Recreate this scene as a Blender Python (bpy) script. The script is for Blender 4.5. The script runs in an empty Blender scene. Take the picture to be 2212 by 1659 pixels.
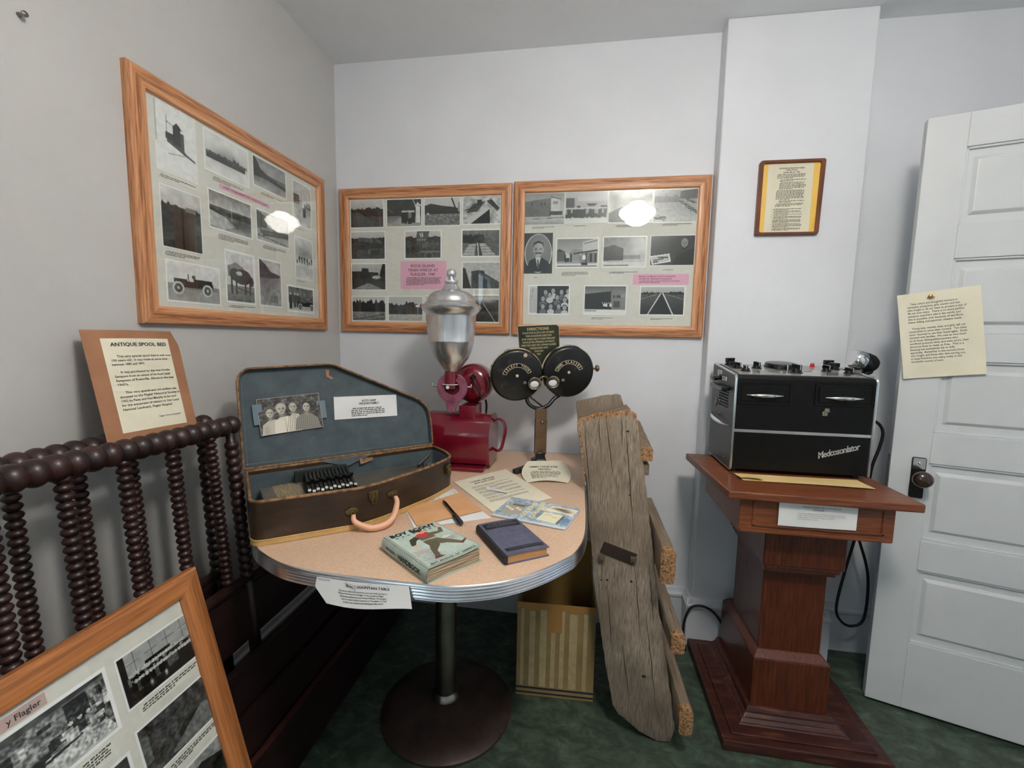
import bpy, math, random
import numpy as np
from mathutils import Vector, Matrix

S = bpy.context.scene
C = S.collection
PI = math.pi
def lin(r, g, b):
    return tuple(((v/255)/12.92 if v/255 <= .04045 else ((v/255+.055)/1.055)**2.4) for v in (r, g, b))

# ------------------------------------------------------------------ camera
cam_d = bpy.data.cameras.new('camera'); cam = bpy.data.objects.new('camera', cam_d); C.objects.link(cam)
cr = Vector((0.98743852, 0.15690718, 0.01858241)); cu = Vector((-0.03456225, 0.09973734, 0.99441335)); cf = Vector((-0.15417724, 0.9825643, -0.10390756))
cam.matrix_world = Matrix(((cr.x, cu.x, -cf.x, 1.16203), (cr.y, cu.y, -cf.y, -1.99217), (cr.z, cu.z, -cf.z, 1.31217), (0, 0, 0, 1)))
cam_d.sensor_width = 36; cam_d.lens = 952.312/2212*36; cam_d.clip_start = .02
S.camera = cam
# ------------------------------------------------------------------ view, world, window light
S.view_settings.view_transform = 'Standard'; S.view_settings.look = 'None'
S.view_settings.gamma = 1; S.view_settings.use_curve_mapping = False
S.view_settings.exposure = 0.0
S.cycles.sample_clamp_indirect = 0
W = bpy.data.worlds.new('world'); S.world = W; W.use_nodes = True
W.node_tree.nodes['Background'].inputs[0].default_value = (.62, .72, .85, 1)
W.node_tree.nodes['Background'].inputs[1].default_value = .3
LAMP_EMIT = 102.0
def area(name, loc, rot, sx, sy, power, col):
    l = bpy.data.lights.new(name, 'AREA'); l.shape = 'RECTANGLE'; l.size = sx; l.size_y = sy; l.energy = power; l.color = col
    o = bpy.data.objects.new(name, l); C.objects.link(o); o.location = loc; o.rotation_euler = rot; return o
area('window_daylight', (-.16, -3.35, 1.51), (PI/2, 0, -PI/2), .95, 1.2, 22, (.70, .88, 1.0))
area('hallway_daylight', (4.1, -1.1, 1.5), (PI/2, 0, PI/2), 1.0, 1.6, 3, (.75, .86, 1.0))

# ------------------------------------------------------------------ material helpers
MATS = {}
def base_mat(name):
    m = bpy.data.materials.new(name); m.use_nodes = True; nt = m.node_tree
    return m, nt, nt.nodes['Principled BSDF']
def flat(name, col, rough=.5, metal=0, coat=0, spec=.5):
    m, nt, b = base_mat(name)
    b.inputs['Base Color'].default_value = (*col, 1); b.inputs['Roughness'].default_value = rough
    b.inputs['Metallic'].default_value = metal; b.inputs['Coat Weight'].default_value = coat
    b.inputs['Specular IOR Level'].default_value = spec
    MATS[name] = m; return m
def tex(name, stops, sc=(1, 1, 1), ns=5, detail=6, dist=0, rough=.5, metal=0, bump=0, bd=.002, wave=0, wdist=6, coat=0, nrough=.55, spec=.5, spots=None, finebump=None):
    """procedural colour: noise in object space, stretched by sc, through a ramp; optional wave (grain), bump, spots"""
    m, nt, b = base_mat(name); N = nt.nodes; L = nt.links
    tc = N.new('ShaderNodeTexCoord'); mp = N.new('ShaderNodeMapping'); mp.inputs['Scale'].default_value = sc
    L.new(tc.outputs['Object'], mp.inputs['Vector'])
    no = N.new('ShaderNodeTexNoise'); no.inputs['Scale'].default_value = ns; no.inputs['Detail'].default_value = detail
    no.inputs['Roughness'].default_value = nrough; no.inputs['Distortion'].default_value = dist
    L.new(mp.outputs[0], no.inputs['Vector']); fac = no.outputs['Fac']
    if wave:
        wv = N.new('ShaderNodeTexWave'); wv.wave_type = 'BANDS'; wv.bands_direction = 'Y'
        wv.inputs['Scale'].default_value = wave; wv.inputs['Distortion'].default_value = wdist
        wv.inputs['Detail'].default_value = 3; wv.inputs['Detail Scale'].default_value = 1.2
        L.new(mp.outputs[0], wv.inputs['Vector'])
        mx = N.new('ShaderNodeMath'); mx.operation = 'MULTIPLY_ADD'; mx.inputs[1].default_value = .16
        L.new(wv.outputs['Fac'], mx.inputs[0])
        m2 = N.new('ShaderNodeMath'); m2.operation = 'MULTIPLY'; m2.inputs[1].default_value = .84
        L.new(fac, m2.inputs[0]); L.new(m2.outputs[0], mx.inputs[2]); fac = mx.outputs[0]
    rp = N.new('ShaderNodeValToRGB'); e = rp.color_ramp.elements
    while len(e) < len(stops): e.new(.5)
    for k, (p, c) in enumerate(stops): e[k].position = p; e[k].color = (*c, 1)
    L.new(fac, rp.inputs[0]); col = rp.outputs[0]
    if spots:
        sp = N.new('ShaderNodeTexNoise'); sp.inputs['Scale'].default_value = spots[0]; sp.inputs['Detail'].default_value = 4
        L.new(tc.outputs['Object'], sp.inputs['Vector'])
        r2 = N.new('ShaderNodeValToRGB'); r2.color_ramp.elements[0].position = spots[1]; r2.color_ramp.elements[1].position = spots[2]
        L.new(sp.outputs['Fac'], r2.inputs[0])
        mix = N.new('ShaderNodeMix'); mix.data_type = 'RGBA'
        L.new(r2.outputs[0], mix.inputs[0]); L.new(col, mix.inputs[6]); mix.inputs[7].default_value = (*spots[3], 1); col = mix.outputs[2]
    L.new(col, b.inputs['Base Color'])
    b.inputs['Roughness'].default_value = rough; b.inputs['Metallic'].default_value = metal; b.inputs['Coat Weight'].default_value = coat
    b.inputs['Specular IOR Level'].default_value = spec
    if bump:
        bp = N.new('ShaderNodeBump'); bp.inputs['Strength'].default_value = bump; bp.inputs['Distance'].default_value = bd
        h = fac
        if finebump:
            fb = N.new('ShaderNodeTexNoise'); fb.inputs['Scale'].default_value = finebump; fb.inputs['Detail'].default_value = 3
            L.new(tc.outputs['Object'], fb.inputs['Vector']); h = fb.outputs['Fac']
        L.new(h, bp.inputs['Height']); L.new(bp.outputs[0], b.inputs['Normal'])
    MATS[name] = m; return m
def glazing(name):
    m, nt, b = base_mat(name); N = nt.nodes; L = nt.links; N.remove(b)
    t = N.new('ShaderNodeBsdfTransparent'); g = N.new('ShaderNodeBsdfGlossy'); g.inputs['Roughness'].default_value = .0
    t.inputs['Color'].default_value = (.97, .98, .97, 1)
    f = N.new('ShaderNodeFresnel'); ge = N.new('ShaderNodeNewGeometry'); mr = N.new('ShaderNodeMapRange'); mr.inputs[3].default_value = 1.5; mr.inputs[4].default_value = 1/1.5
    L.new(ge.outputs['Backfacing'], mr.inputs[0]); L.new(mr.outputs[0], f.inputs['IOR']); mx = N.new('ShaderNodeMixShader')
    L.new(f.outputs[0], mx.inputs[0]); L.new(t.outputs[0], mx.inputs[1]); L.new(g.outputs[0], mx.inputs[2])
    L.new(mx.outputs[0], N['Material Output'].inputs[0]); MATS[name] = m; return m
def emit(name, col, s):
    m, nt, b = base_mat(name); b.inputs['Base Color'].default_value = (*col, 1)
    b.inputs['Emission Color'].default_value = (*col, 1); b.inputs['Emission Strength'].default_value = s
    MATS[name] = m; return m

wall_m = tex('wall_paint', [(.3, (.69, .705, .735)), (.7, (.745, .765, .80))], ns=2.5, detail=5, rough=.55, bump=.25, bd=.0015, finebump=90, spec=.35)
left_shade_m = tex('left_wall_shaded_paint', [(.3, (.505, .50, .485)), (.7, (.55, .545, .53))], ns=2.5, detail=5, rough=.55, bump=.25, bd=.0015, finebump=90, spec=.35)  # wall paint darkened and warmed: the left wall's dimmer light put into colour
ceil_m = tex('ceiling_paint', [(.3, (.82, .84, .86)), (.7, (.86, .88, .90))], ns=3, rough=.7, bump=.3, bd=.0015, finebump=110)
door_m = tex('door_paint', [(.3, (.56, .58, .585)), (.7, (.61, .63, .635))], ns=4, rough=.38, bump=.2, bd=.001, finebump=60)
trim_m = tex('trim_paint', [(.3, (.60, .62, .66)), (.7, (.66, .68, .72))], ns=5, rough=.4)
floor_m = tex('green_linoleum', [(.30, lin(34, 42, 36)), (.46, lin(54, 66, 54)), (.60, lin(74, 90, 74)), (.74, lin(116, 132, 112))], sc=(1, 1.5, 1), ns=13, detail=10, dist=.7, nrough=.72, rough=.42)
oak = tex('golden_oak', [(.36, lin(146, 92, 60)), (.44, lin(186, 126, 84)), (.54, lin(204, 146, 102)), (.66, lin(218, 166, 124))], sc=(1.5, 34, 34), ns=5, detail=9, wave=.16, wdist=14, nrough=.6, rough=.42, bump=.15, bd=.0008, coat=.05)
oak_near_dim = tex('smooth_dimmed_oak', [(.36, lin(142, 88, 46)), (.46, lin(164, 102, 56)), (.54, lin(176, 112, 62)), (.66, lin(186, 120, 70))], sc=(1.5, 34, 34), ns=6, detail=8, wave=.16, wdist=10, rough=.42, bump=.1, bd=.0006, coat=.05)  # smoother oak; dimmer light on the near frame is painted into its tone
mat_board = tex('beige_mat_board', [(.3, lin(222, 219, 212)), (.7, lin(230, 227, 220))], ns=60, detail=3, rough=.8)
spool_m = tex('dark_mahogany', [(.35, lin(24, 11, 11)), (.65, lin(56, 29, 24))], sc=(4, 4, 1), ns=9, detail=8, rough=.42, coat=.08)
board_dark = tex('dark_bed_board', [(.3, lin(20, 9, 10)), (.7, lin(40, 18, 17))], sc=(8, 1, 8), ns=6, rough=.45)
board_red = tex('reddish_bed_board', [(.3, lin(50, 22, 20)), (.7, lin(92, 48, 42))], sc=(8, 1, 8), ns=6, rough=.4)
pod_m = tex('reddish_stained_oak', [(.3, lin(56, 24, 12)), (.5, lin(82, 36, 18)), (.7, lin(104, 50, 26))], sc=(34, 34, 1.6), ns=6, detail=8, rough=.35, bump=.15, bd=.001, coat=.2)
podx_m = tex('reddish_stained_oak_across', [(.36, lin(88, 46, 24)), (.52, lin(114, 62, 34)), (.68, lin(134, 80, 48))], sc=(1.4, 34, 34), ns=6, detail=8, rough=.4, bump=.15, bd=.001, coat=.08)
podb_m = tex('worn_dark_base_oak', [(.3, lin(44, 18, 15)), (.55, lin(66, 30, 22)), (.8, lin(112, 72, 50))], sc=(2, 12, 12), ns=5, detail=8, rough=.4, bump=.2, bd=.001)
grey_wood = tex('weathered_wood', [(.27, lin(78, 68, 58)), (.42, lin(128, 114, 98)), (.58, lin(154, 140, 122)), (.78, lin(186, 174, 156))], sc=(55, 55, 1.5), ns=4.5, detail=10, dist=.04, rough=.85, bump=.9, bd=.003, nrough=.6, spots=(5, .35, .75, lin(112, 96, 80)))
grey_wood_y = tex('weathered_wood_lengthwise', [(.27, lin(72, 58, 46)), (.42, lin(120, 102, 84)), (.58, lin(144, 128, 108)), (.78, lin(172, 158, 138))], sc=(55, 1.5, 55), ns=4.5, detail=10, dist=.04, rough=.85, bump=.9, bd=.003, nrough=.6, spots=(5, .35, .75, lin(112, 96, 80)))
end_grain = tex('orange_end_grain', [(.34, lin(74, 54, 38)), (.46, lin(146, 106, 70)), (.6, lin(172, 132, 92)), (.72, lin(190, 156, 116))], ns=130, detail=8, rough=.9, bump=1, bd=.005)
lamin = tex('tan_laminate', [(.3, lin(196, 164, 138)), (.7, lin(214, 184, 158))], ns=220, detail=3, rough=.38)
alu = tex('brushed_aluminium', [(.3, (.50, .51, .53)), (.7, (.72, .73, .75))], sc=(1, 1, 1), ns=8, rough=.24, metal=1)
hop_m = tex('polished_hopper_metal', [(.3, (.66, .66, .67)), (.7, (.82, .82, .83))], ns=14, detail=7, rough=.27, metal=.95, bump=.04)
chrome = flat('chrome', (.75, .75, .76), .08, 1)
steel = tex('dull_steel', [(.3, (.22, .21, .18)), (.7, (.34, .32, .28))], ns=12, rough=.32, metal=1)
bright_steel = tex('satin_chrome_trim', [(.3, (.5, .5, .48)), (.7, (.68, .68, .66))], ns=10, rough=.22, metal=1)
iron = tex('dark_iron_base', [(.3, lin(44, 34, 30)), (.7, lin(74, 58, 50))], ns=14, detail=8, rough=.5, metal=.3, bump=.2)
redp = tex('red_enamel', [(.3, lin(98, 10, 28)), (.7, lin(122, 20, 40))], ns=9, rough=.2, coat=.6, spots=(150, .76, .78, lin(200, 150, 150)))
pinkp = tex('faded_pink_enamel', [(.3, lin(108, 38, 62)), (.7, lin(146, 88, 108))], ns=26, detail=8, rough=.5, spots=(90, .64, .72, lin(90, 20, 40)))
cream = flat('cream_paint', lin(206, 190, 160), .5)
blackp = tex('black_japanned_metal', [(.35, lin(16, 17, 17)), (.7, lin(28, 29, 28))], ns=18, rough=.3, spots=(26, .60, .70, lin(58, 50, 44)))
blackc = tex('black_crackle_enamel', [(.3, lin(8, 8, 8)), (.7, lin(17, 17, 16))], ns=30, spec=.22, rough=.42, bump=.2, bd=.0006, finebump=400)
greyc = tex('dark_grey_side_panel', [(.3, lin(44, 45, 46)), (.7, lin(58, 59, 60))], ns=4, rough=.4)
blackpl = flat('black_plastic', lin(14, 14, 15), .22)
rubber = flat('black_rubber_cable', lin(18, 18, 20), .5)
bronze = tex('worn_bronze', [(.3, lin(92, 70, 50)), (.7, lin(130, 104, 78))], ns=22, detail=6, rough=.45, metal=.5)
brass = flat('brass', lin(190, 150, 80), .3, 1)
ink = flat('black_ink', lin(22, 22, 24), .6)
ink2 = flat('grey_ink', lin(84, 82, 82), .7)
paper_w = tex('white_paper', [(.3, lin(214, 214, 212)), (.7, lin(226, 226, 224))], ns=8, rough=.7)
paper_c = tex('cream_paper', [(.3, lin(216, 210, 186)), (.7, lin(228, 222, 200))], ns=8, rough=.7)
manila = tex('manila_paper', [(.3, lin(214, 186, 126)), (.7, lin(228, 202, 144))], ns=10, rough=.6)
kraft = tex('brown_envelope_paper', [(.3, lin(202, 150, 104)), (.7, lin(218, 168, 122))], ns=12, rough=.65)
card_b = tex('brown_backing_card', [(.3, lin(150, 104, 74)), (.7, lin(166, 118, 86))], ns=14, rough=.7)
pink_c = flat('pink_paper', lin(238, 178, 206), .6)
cardb = tex('tan_cardboard', [(.3, lin(126, 106, 66)), (.7, lin(148, 126, 82))], ns=9, detail=6, rough=.75)
cardb_in = tex('inner_cardboard', [(.3, lin(140, 108, 52)), (.7, lin(158, 124, 66))], ns=5, rough=.8)
stripe_l = tex('pale_box_stripe', [(.3, lin(158, 140, 102)), (.7, lin(176, 158, 118))], ns=40, rough=.8)
leather = tex('brown_case_leather', [(.3, lin(34, 24, 15)), (.6, lin(56, 40, 25)), (.8, lin(86, 62, 40))], sc=(1, 1, 2.5), ns=10, detail=9, rough=.4, bump=.2, bd=.001, spots=(22, .70, .8, lin(112, 76, 50)))
tanb = tex('tan_binding', [(.3, lin(186, 148, 88)), (.7, lin(206, 170, 110))], ns=16, rough=.45)
tand = tex('worn_edge_binding', [(.35, lin(84, 58, 36)), (.6, lin(146, 110, 72))], ns=60, detail=6, rough=.6)
blue_l = tex('blue_grey_lining', [(.3, lin(64, 75, 81)), (.7, lin(82, 93, 98))], ns=20, detail=8, rough=.8, spots=(38, .74, .76, lin(110, 122, 128)))
handle_p = flat('peach_handle', lin(224, 172, 142), .45)
harp_m = tex('black_harp_wood', [(.3, lin(26, 24, 22)), (.7, lin(48, 44, 38))], sc=(2, 12, 2), ns=10, rough=.4)
gold_m = tex('gold_string_bed', [(.4, lin(92, 74, 46)), (.6, lin(170, 144, 98))], sc=(110, 6, 6), ns=3, rough=.5)
felt = flat('dark_green_felt', lin(30, 36, 32), .8)
white_p = flat('white_plastic', lin(225, 225, 220), .4)
yellow_c = flat('yellow_mount', lin(240, 196, 96), .5)
walnut = tex('walnut_frame', [(.3, lin(96, 52, 32)), (.7, lin(124, 72, 46))], sc=(2, 2, 8), ns=6, rough=.3)
glass_m = glazing('clear_glazing')
globe_m = emit('lamp_globe_glass', (1.0, .95, .88), LAMP_EMIT)
red_l = flat('red_indicator', lin(190, 12, 24), .15, 0, .6)
knob_m = flat('brown_porcelain_knob', lin(52, 36, 26), .15, 0, .5)
lockp = tex('black_scaly_lock_plate', [(.3, lin(16, 12, 11)), (.7, lin(50, 38, 34))], ns=180, rough=.35, metal=.4, bump=.6)
panel_l = tex('grey_dial_panel', [(.3, lin(150, 150, 144)), (.7, lin(172, 172, 166))], ns=4, rough=.2, coat=.4)
panel_d = flat('dark_dial_panel', lin(96, 97, 95), .2, 0, .4)
olive = tex('olive_sign_enamel', [(.35, lin(36, 38, 26)), (.7, lin(58, 60, 40))], ns=16, rough=.35)
scout_c = tex('pale_green_cover', [(.3, lin(150, 164, 154)), (.7, lin(168, 182, 170))], ns=30, rough=.55)
pages = tex('yellowed_pages', [(.35, lin(150, 132, 108)), (.65, lin(196, 180, 152))], sc=(3, 3, 160), ns=3, rough=.8)
pages_b = tex('tan_page_block', [(.35, lin(164, 120, 76)), (.65, lin(188, 144, 96))], sc=(3, 3, 200), ns=3, rough=.8)
navy = tex('faded_navy_cloth', [(.3, lin(76, 78, 98)), (.7, lin(92, 94, 114))], ns=60, rough=.75)
navy_d = flat('dark_cloth_band', lin(34, 34, 42), .7)
strip_p = tex('caption_paper', [(.3, lin(228, 225, 216)), (.7, lin(234, 231, 222))], ns=40, rough=.8)
tape = flat('clear_tape', lin(104, 122, 132), .3)

def vcol_mat(name, rough):
    m, nt, b = base_mat(name); a = nt.nodes.new('ShaderNodeVertexColor'); a.layer_name = 'print'
    nt.links.new(a.outputs[0], b.inputs['Base Color']); b.inputs['Roughness'].default_value = rough; return m
photo_m = vcol_mat('photographic_print', .28)
print_m = vcol_mat('printed_cover', .5)

# ------------------------------------------------------------------ geometry helpers
import bmesh
def fix_normals(me):
    b = bmesh.new(); b.from_mesh(me); bmesh.ops.recalc_face_normals(b, faces=b.faces); b.to_mesh(me); b.free()
class G:
    def __init__(s): s.v = []; s.f = []; s.mi = []; s.m = 0
    def add(s, vs, fs, M=None):
        o = len(s.v)
        for v in vs:
            v = Vector(v)
            if M is not None: v = M @ v if isinstance(M, Matrix) else Vector(M(v))
            s.v.append(v[:])
        for f in fs: s.f.append([i+o for i in f]); s.mi.append(s.m)
        return s
    def box(s, a, b, M=None):
        x0, y0, z0 = a; x1, y1, z1 = b
        return s.add([(x0, y0, z0), (x1, y0, z0), (x1, y1, z0), (x0, y1, z0), (x0, y0, z1), (x1, y0, z1), (x1, y1, z1), (x0, y1, z1)],
                     [(3, 2, 1, 0), (4, 5, 6, 7), (0, 1, 5, 4), (1, 2, 6, 5), (2, 3, 7, 6), (3, 0, 4, 7)], M)
    def prism(s, poly, z0, z1, M=None):
        n = len(poly); vs = [(x, y, z0) for x, y in poly]+[(x, y, z1) for x, y in poly]
        return s.add(vs, [tuple(range(n-1, -1, -1)), tuple(range(n, 2*n))]+[(i, (i+1) % n, n+(i+1) % n, n+i) for i in range(n)], M)
    def lathe(s, prof, seg=32, M=None):
        n = len(prof); vs = []; fs = []
        for k in range(seg):
            a = 2*PI*k/seg
            for r, z in prof: vs.append((max(r, 1e-5)*math.cos(a), max(r, 1e-5)*math.sin(a), z))
        for k in range(seg):
            k2 = (k+1) % seg
            for i in range(n-1): fs.append((k*n+i, k2*n+i, k2*n+i+1, k*n+i+1))
        for i in (0, n-1):
            if prof[i][0] > 1e-4: fs.append(tuple(k*n+i for k in (range(seg-1, -1, -1) if i == 0 else range(seg))))
        return s.add(vs, fs, M)
    def cyl(s, r, z0, z1, seg=24, M=None, r2=None): return s.lathe([(r, z0), (r if r2 is None else r2, z1)], seg, M)
    def tube(s, pts, r, seg=10, closed=False, flatk=1, up=None):
        P = [Vector(p) for p in pts]; n = len(P); vs = []; fs = []; N0 = None
        for i in range(n):
            a = P[i-1] if (i > 0 or closed) else P[i]; b = P[(i+1) % n] if (i < n-1 or closed) else P[i]
            T = (b-a).normalized()
            if N0 is None: N0 = (Vector(up) if up else (Vector((0, 0, 1)) if abs(T.z) < .9 else Vector((1, 0, 0))))
            N = (N0-T*N0.dot(T)).normalized(); N0 = N; B = T.cross(N)
            rr = r[i] if isinstance(r, (list, tuple)) else r
            for k in range(seg):
                t = 2*PI*k/seg; vs.append(P[i]+N*rr*math.cos(t)*flatk+B*rr*math.sin(t))
        for i in range(n if closed else n-1):
            j = (i+1) % n
            for k in range(seg): fs.append((i*seg+k, i*seg+(k+1) % seg, j*seg+(k+1) % seg, j*seg+k))
        if not closed: fs += [tuple(range(seg-1, -1, -1)), tuple((n-1)*seg+k for k in range(seg))]
        return s.add(vs, fs)
    def ball(s, c, r, seg=16, sc=(1, 1, 1), M=None):
        n = seg//2; prof = [(r*math.sin(PI*i/n), -r*math.cos(PI*i/n)) for i in range(n+1)]
        T = Matrix.Translation(c) @ Matrix.Diagonal((*sc, 1))
        return s.lathe(prof, seg, (M @ T) if M is not None else T)
    def sheet(s, fn, nu=8, nv=8, th=.0006, M=None):
        """fn(u,v) -> Vector; a thin closed sheet"""
        e = 1e-3; top = []
        for j in range(nv+1):
            for i in range(nu+1): top.append(Vector(fn(i/nu, j/nv)))
        w = nu+1; nr = []
        for j in range(nv+1):
            for i in range(nu+1):
                a = top[j*w+min(i+1, nu)]-top[j*w+max(i-1, 0)]; b = top[min(j+1, nv)*w+i]-top[max(j-1, 0)*w+i]
                nr.append(a.cross(b).normalized())
        n = len(top); vs = top+[t-nn*th for t, nn in zip(top, nr)]; fs = []
        for j in range(nv):
            for i in range(nu):
                a = j*w+i; fs.append((a, a+1, a+w+1, a+w)); fs.append((n+a, n+a+w, n+a+w+1, n+a+1))
        ring = list(range(nu+1))+[j*w+nu for j in range(1, nv+1)]+[nv*w+i for i in range(nu-1, -1, -1)]+[j*w for j in range(nv-1, 0, -1)]
        for k in range(len(ring)): a = ring[k]; b = ring[(k+1) % len(ring)]; fs.append((b, a, n+a, n+b))
        return s.add(vs, fs, M)
    def build(s, name, mats, parent=None, smooth=40, bevel=0, seg=2, mw=None):
        me = bpy.data.meshes.new(name); me.from_pydata(s.v, [], s.f); fix_normals(me)
        for m in (mats if isinstance(mats, (list, tuple)) else [mats]): me.materials.append(m)
        me.polygons.foreach_set('material_index', s.mi)
        if smooth:
            me.polygons.foreach_set('use_smooth', [True]*len(me.polygons)); me.update()
            me.set_sharp_from_angle(angle=math.radians(smooth))
        me.validate(); me.update()
        o = bpy.data.objects.new(name, me); C.objects.link(o)
        if parent: o.parent = parent
        if mw is not None: o.matrix_local = mw
        if bevel:
            b = o.modifiers.new('bevel', 'BEVEL'); b.width = bevel; b.segments = seg; b.limit_method = 'ANGLE'; b.angle_limit = math.radians(40)
            b.harden_normals = False
        return o
T = Matrix.Translation
def R(a, ax): return Matrix.Rotation(math.radians(a), 4, ax)
def frame_mat(o, x, y, z=None):
    x = Vector(x).normalized(); y = Vector(y); y = (y-x*x.dot(y)).normalized(); z = x.cross(y)
    return Matrix(((x.x, y.x, z.x, o[0]), (x.y, y.y, z.y, o[1]), (x.z, y.z, z.z, o[2]), (0, 0, 0, 1)))
def thing(name, label, cat, M=None, group=None):
    o = bpy.data.objects.new(name, None); C.objects.link(o); o.empty_display_size = .05
    if M is not None: o.matrix_world = M if isinstance(M, Matrix) else T(M)
    o['label'] = label; o['category'] = cat
    if group: o['group'] = group
    return o
def tag(o, label, cat, group=None):
    o['label'] = label; o['category'] = cat
    if group: o['group'] = group
    return o
def struct(o): o['kind'] = 'structure'; return o
def catmull(P, n=6, closed=False):
    P = [Vector(p) if len(p) == 3 else Vector((p[0], p[1], 0)) for p in P]; N = len(P); out = []
    for i in range(N if closed else N-1):
        g = lambda k: P[k % N] if closed else P[max(0, min(N-1, k))]
        a, b, c, d = g(i-1), g(i), g(i+1), g(i+2)
        for k in range(n):
            t = k/n; out.append(.5*((2*b)+(c-a)*t+(2*a-5*b+4*c-d)*t*t+(3*b-a-3*c+d)*t**3))
    if not closed: out.append(P[-1])
    return out
def round_poly(P, rads, n=5):
    """P 2d points, rads corner radii"""
    out = []; N = len(P)
    for i in range(N):
        p = Vector(P[i]); a = Vector(P[i-1]); b = Vector(P[(i+1) % N]); r = rads[i] if isinstance(rads, (list, tuple)) else rads
        if r <= 0: out.append((p.x, p.y)); continue
        u = (a-p).normalized()*r; v = (b-p).normalized()*r
        for k in range(n+1):
            t = k/n; q = (p+u)*(1-t)**2+p*2*t*(1-t)+(p+v)*t*t; out.append((q.x, q.y))
    return out
# --- lettering
_tc = bpy.data.curves.new('lettering_source', 'FONT'); _to = bpy.data.objects.new('lettering_source', _tc); C.objects.link(_to)
def text_geo(s, size=.01, bold=0, align='CENTER', space=1.0, line=1.0, res=2, shear=0):
    _tc.body = s; _tc.size = size; _tc.offset = bold; _tc.align_x = align; _tc.align_y = 'CENTER'; _tc.resolution_u = res
    _tc.space_character = space; _tc.space_line = line; _tc.fill_mode = 'BOTH'; _tc.shear = shear
    dg = bpy.context.evaluated_depsgraph_get(); _to.update_tag(); dg.update()
    me = _to.evaluated_get(dg).to_mesh(); vs = [v.co.copy() for v in me.vertices]; fs = [tuple(p.vertices) for p in me.polygons]
    _to.evaluated_get(dg).to_mesh_clear(); return vs, fs
def put_text(g, s, x, y, size, z=0, width=None, rot=0, M=None, **k):
    vs, fs = text_geo(s, size, **k)
    if not vs: return
    xs = [v.x for v in vs]; w = max(xs)-min(xs); sx = (width/w) if width else 1
    c = math.cos(math.radians(rot)); d = math.sin(math.radians(rot)); out = []
    for v in vs: a = v.x*sx; b = v.y; out.append(Vector((x+a*c-b*d, y+a*d+b*c, z)))
    g.add(out, fs, M)
def words(g, x0, x1, y, h, rng, z=0, M=None, fill=1.0):
    """one line of print too small to read: a row of short marks"""
    x = x0
    while x < x1-h:
        w = rng.uniform(.8, 3.2)*h
        if x+w > x1: w = x1-x
        k = x
        while k < x+w-h*.2:
            c = min(h*rng.uniform(.3, .6), x+w-k); a = rng.uniform(.25, .48)*h; b = rng.uniform(.25, .5)*h
            g.add([(k, y-a, z), (k+c*.82*fill, y-a, z), (k+c*.82*fill, y+b, z), (k, y+b, z)], [(0, 1, 2, 3)], M); k += c
        x += w+h*.45
def para(g, lines, x0, x1, y, h, lead, rng, **k):
    for i in range(lines):
        words(g, x0+(h if i == 0 else 0), x1-(0 if i < lines-1 else (x1-x0)*.45)-rng.random()*h*2, y-i*lead, h, rng, **k)
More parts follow.
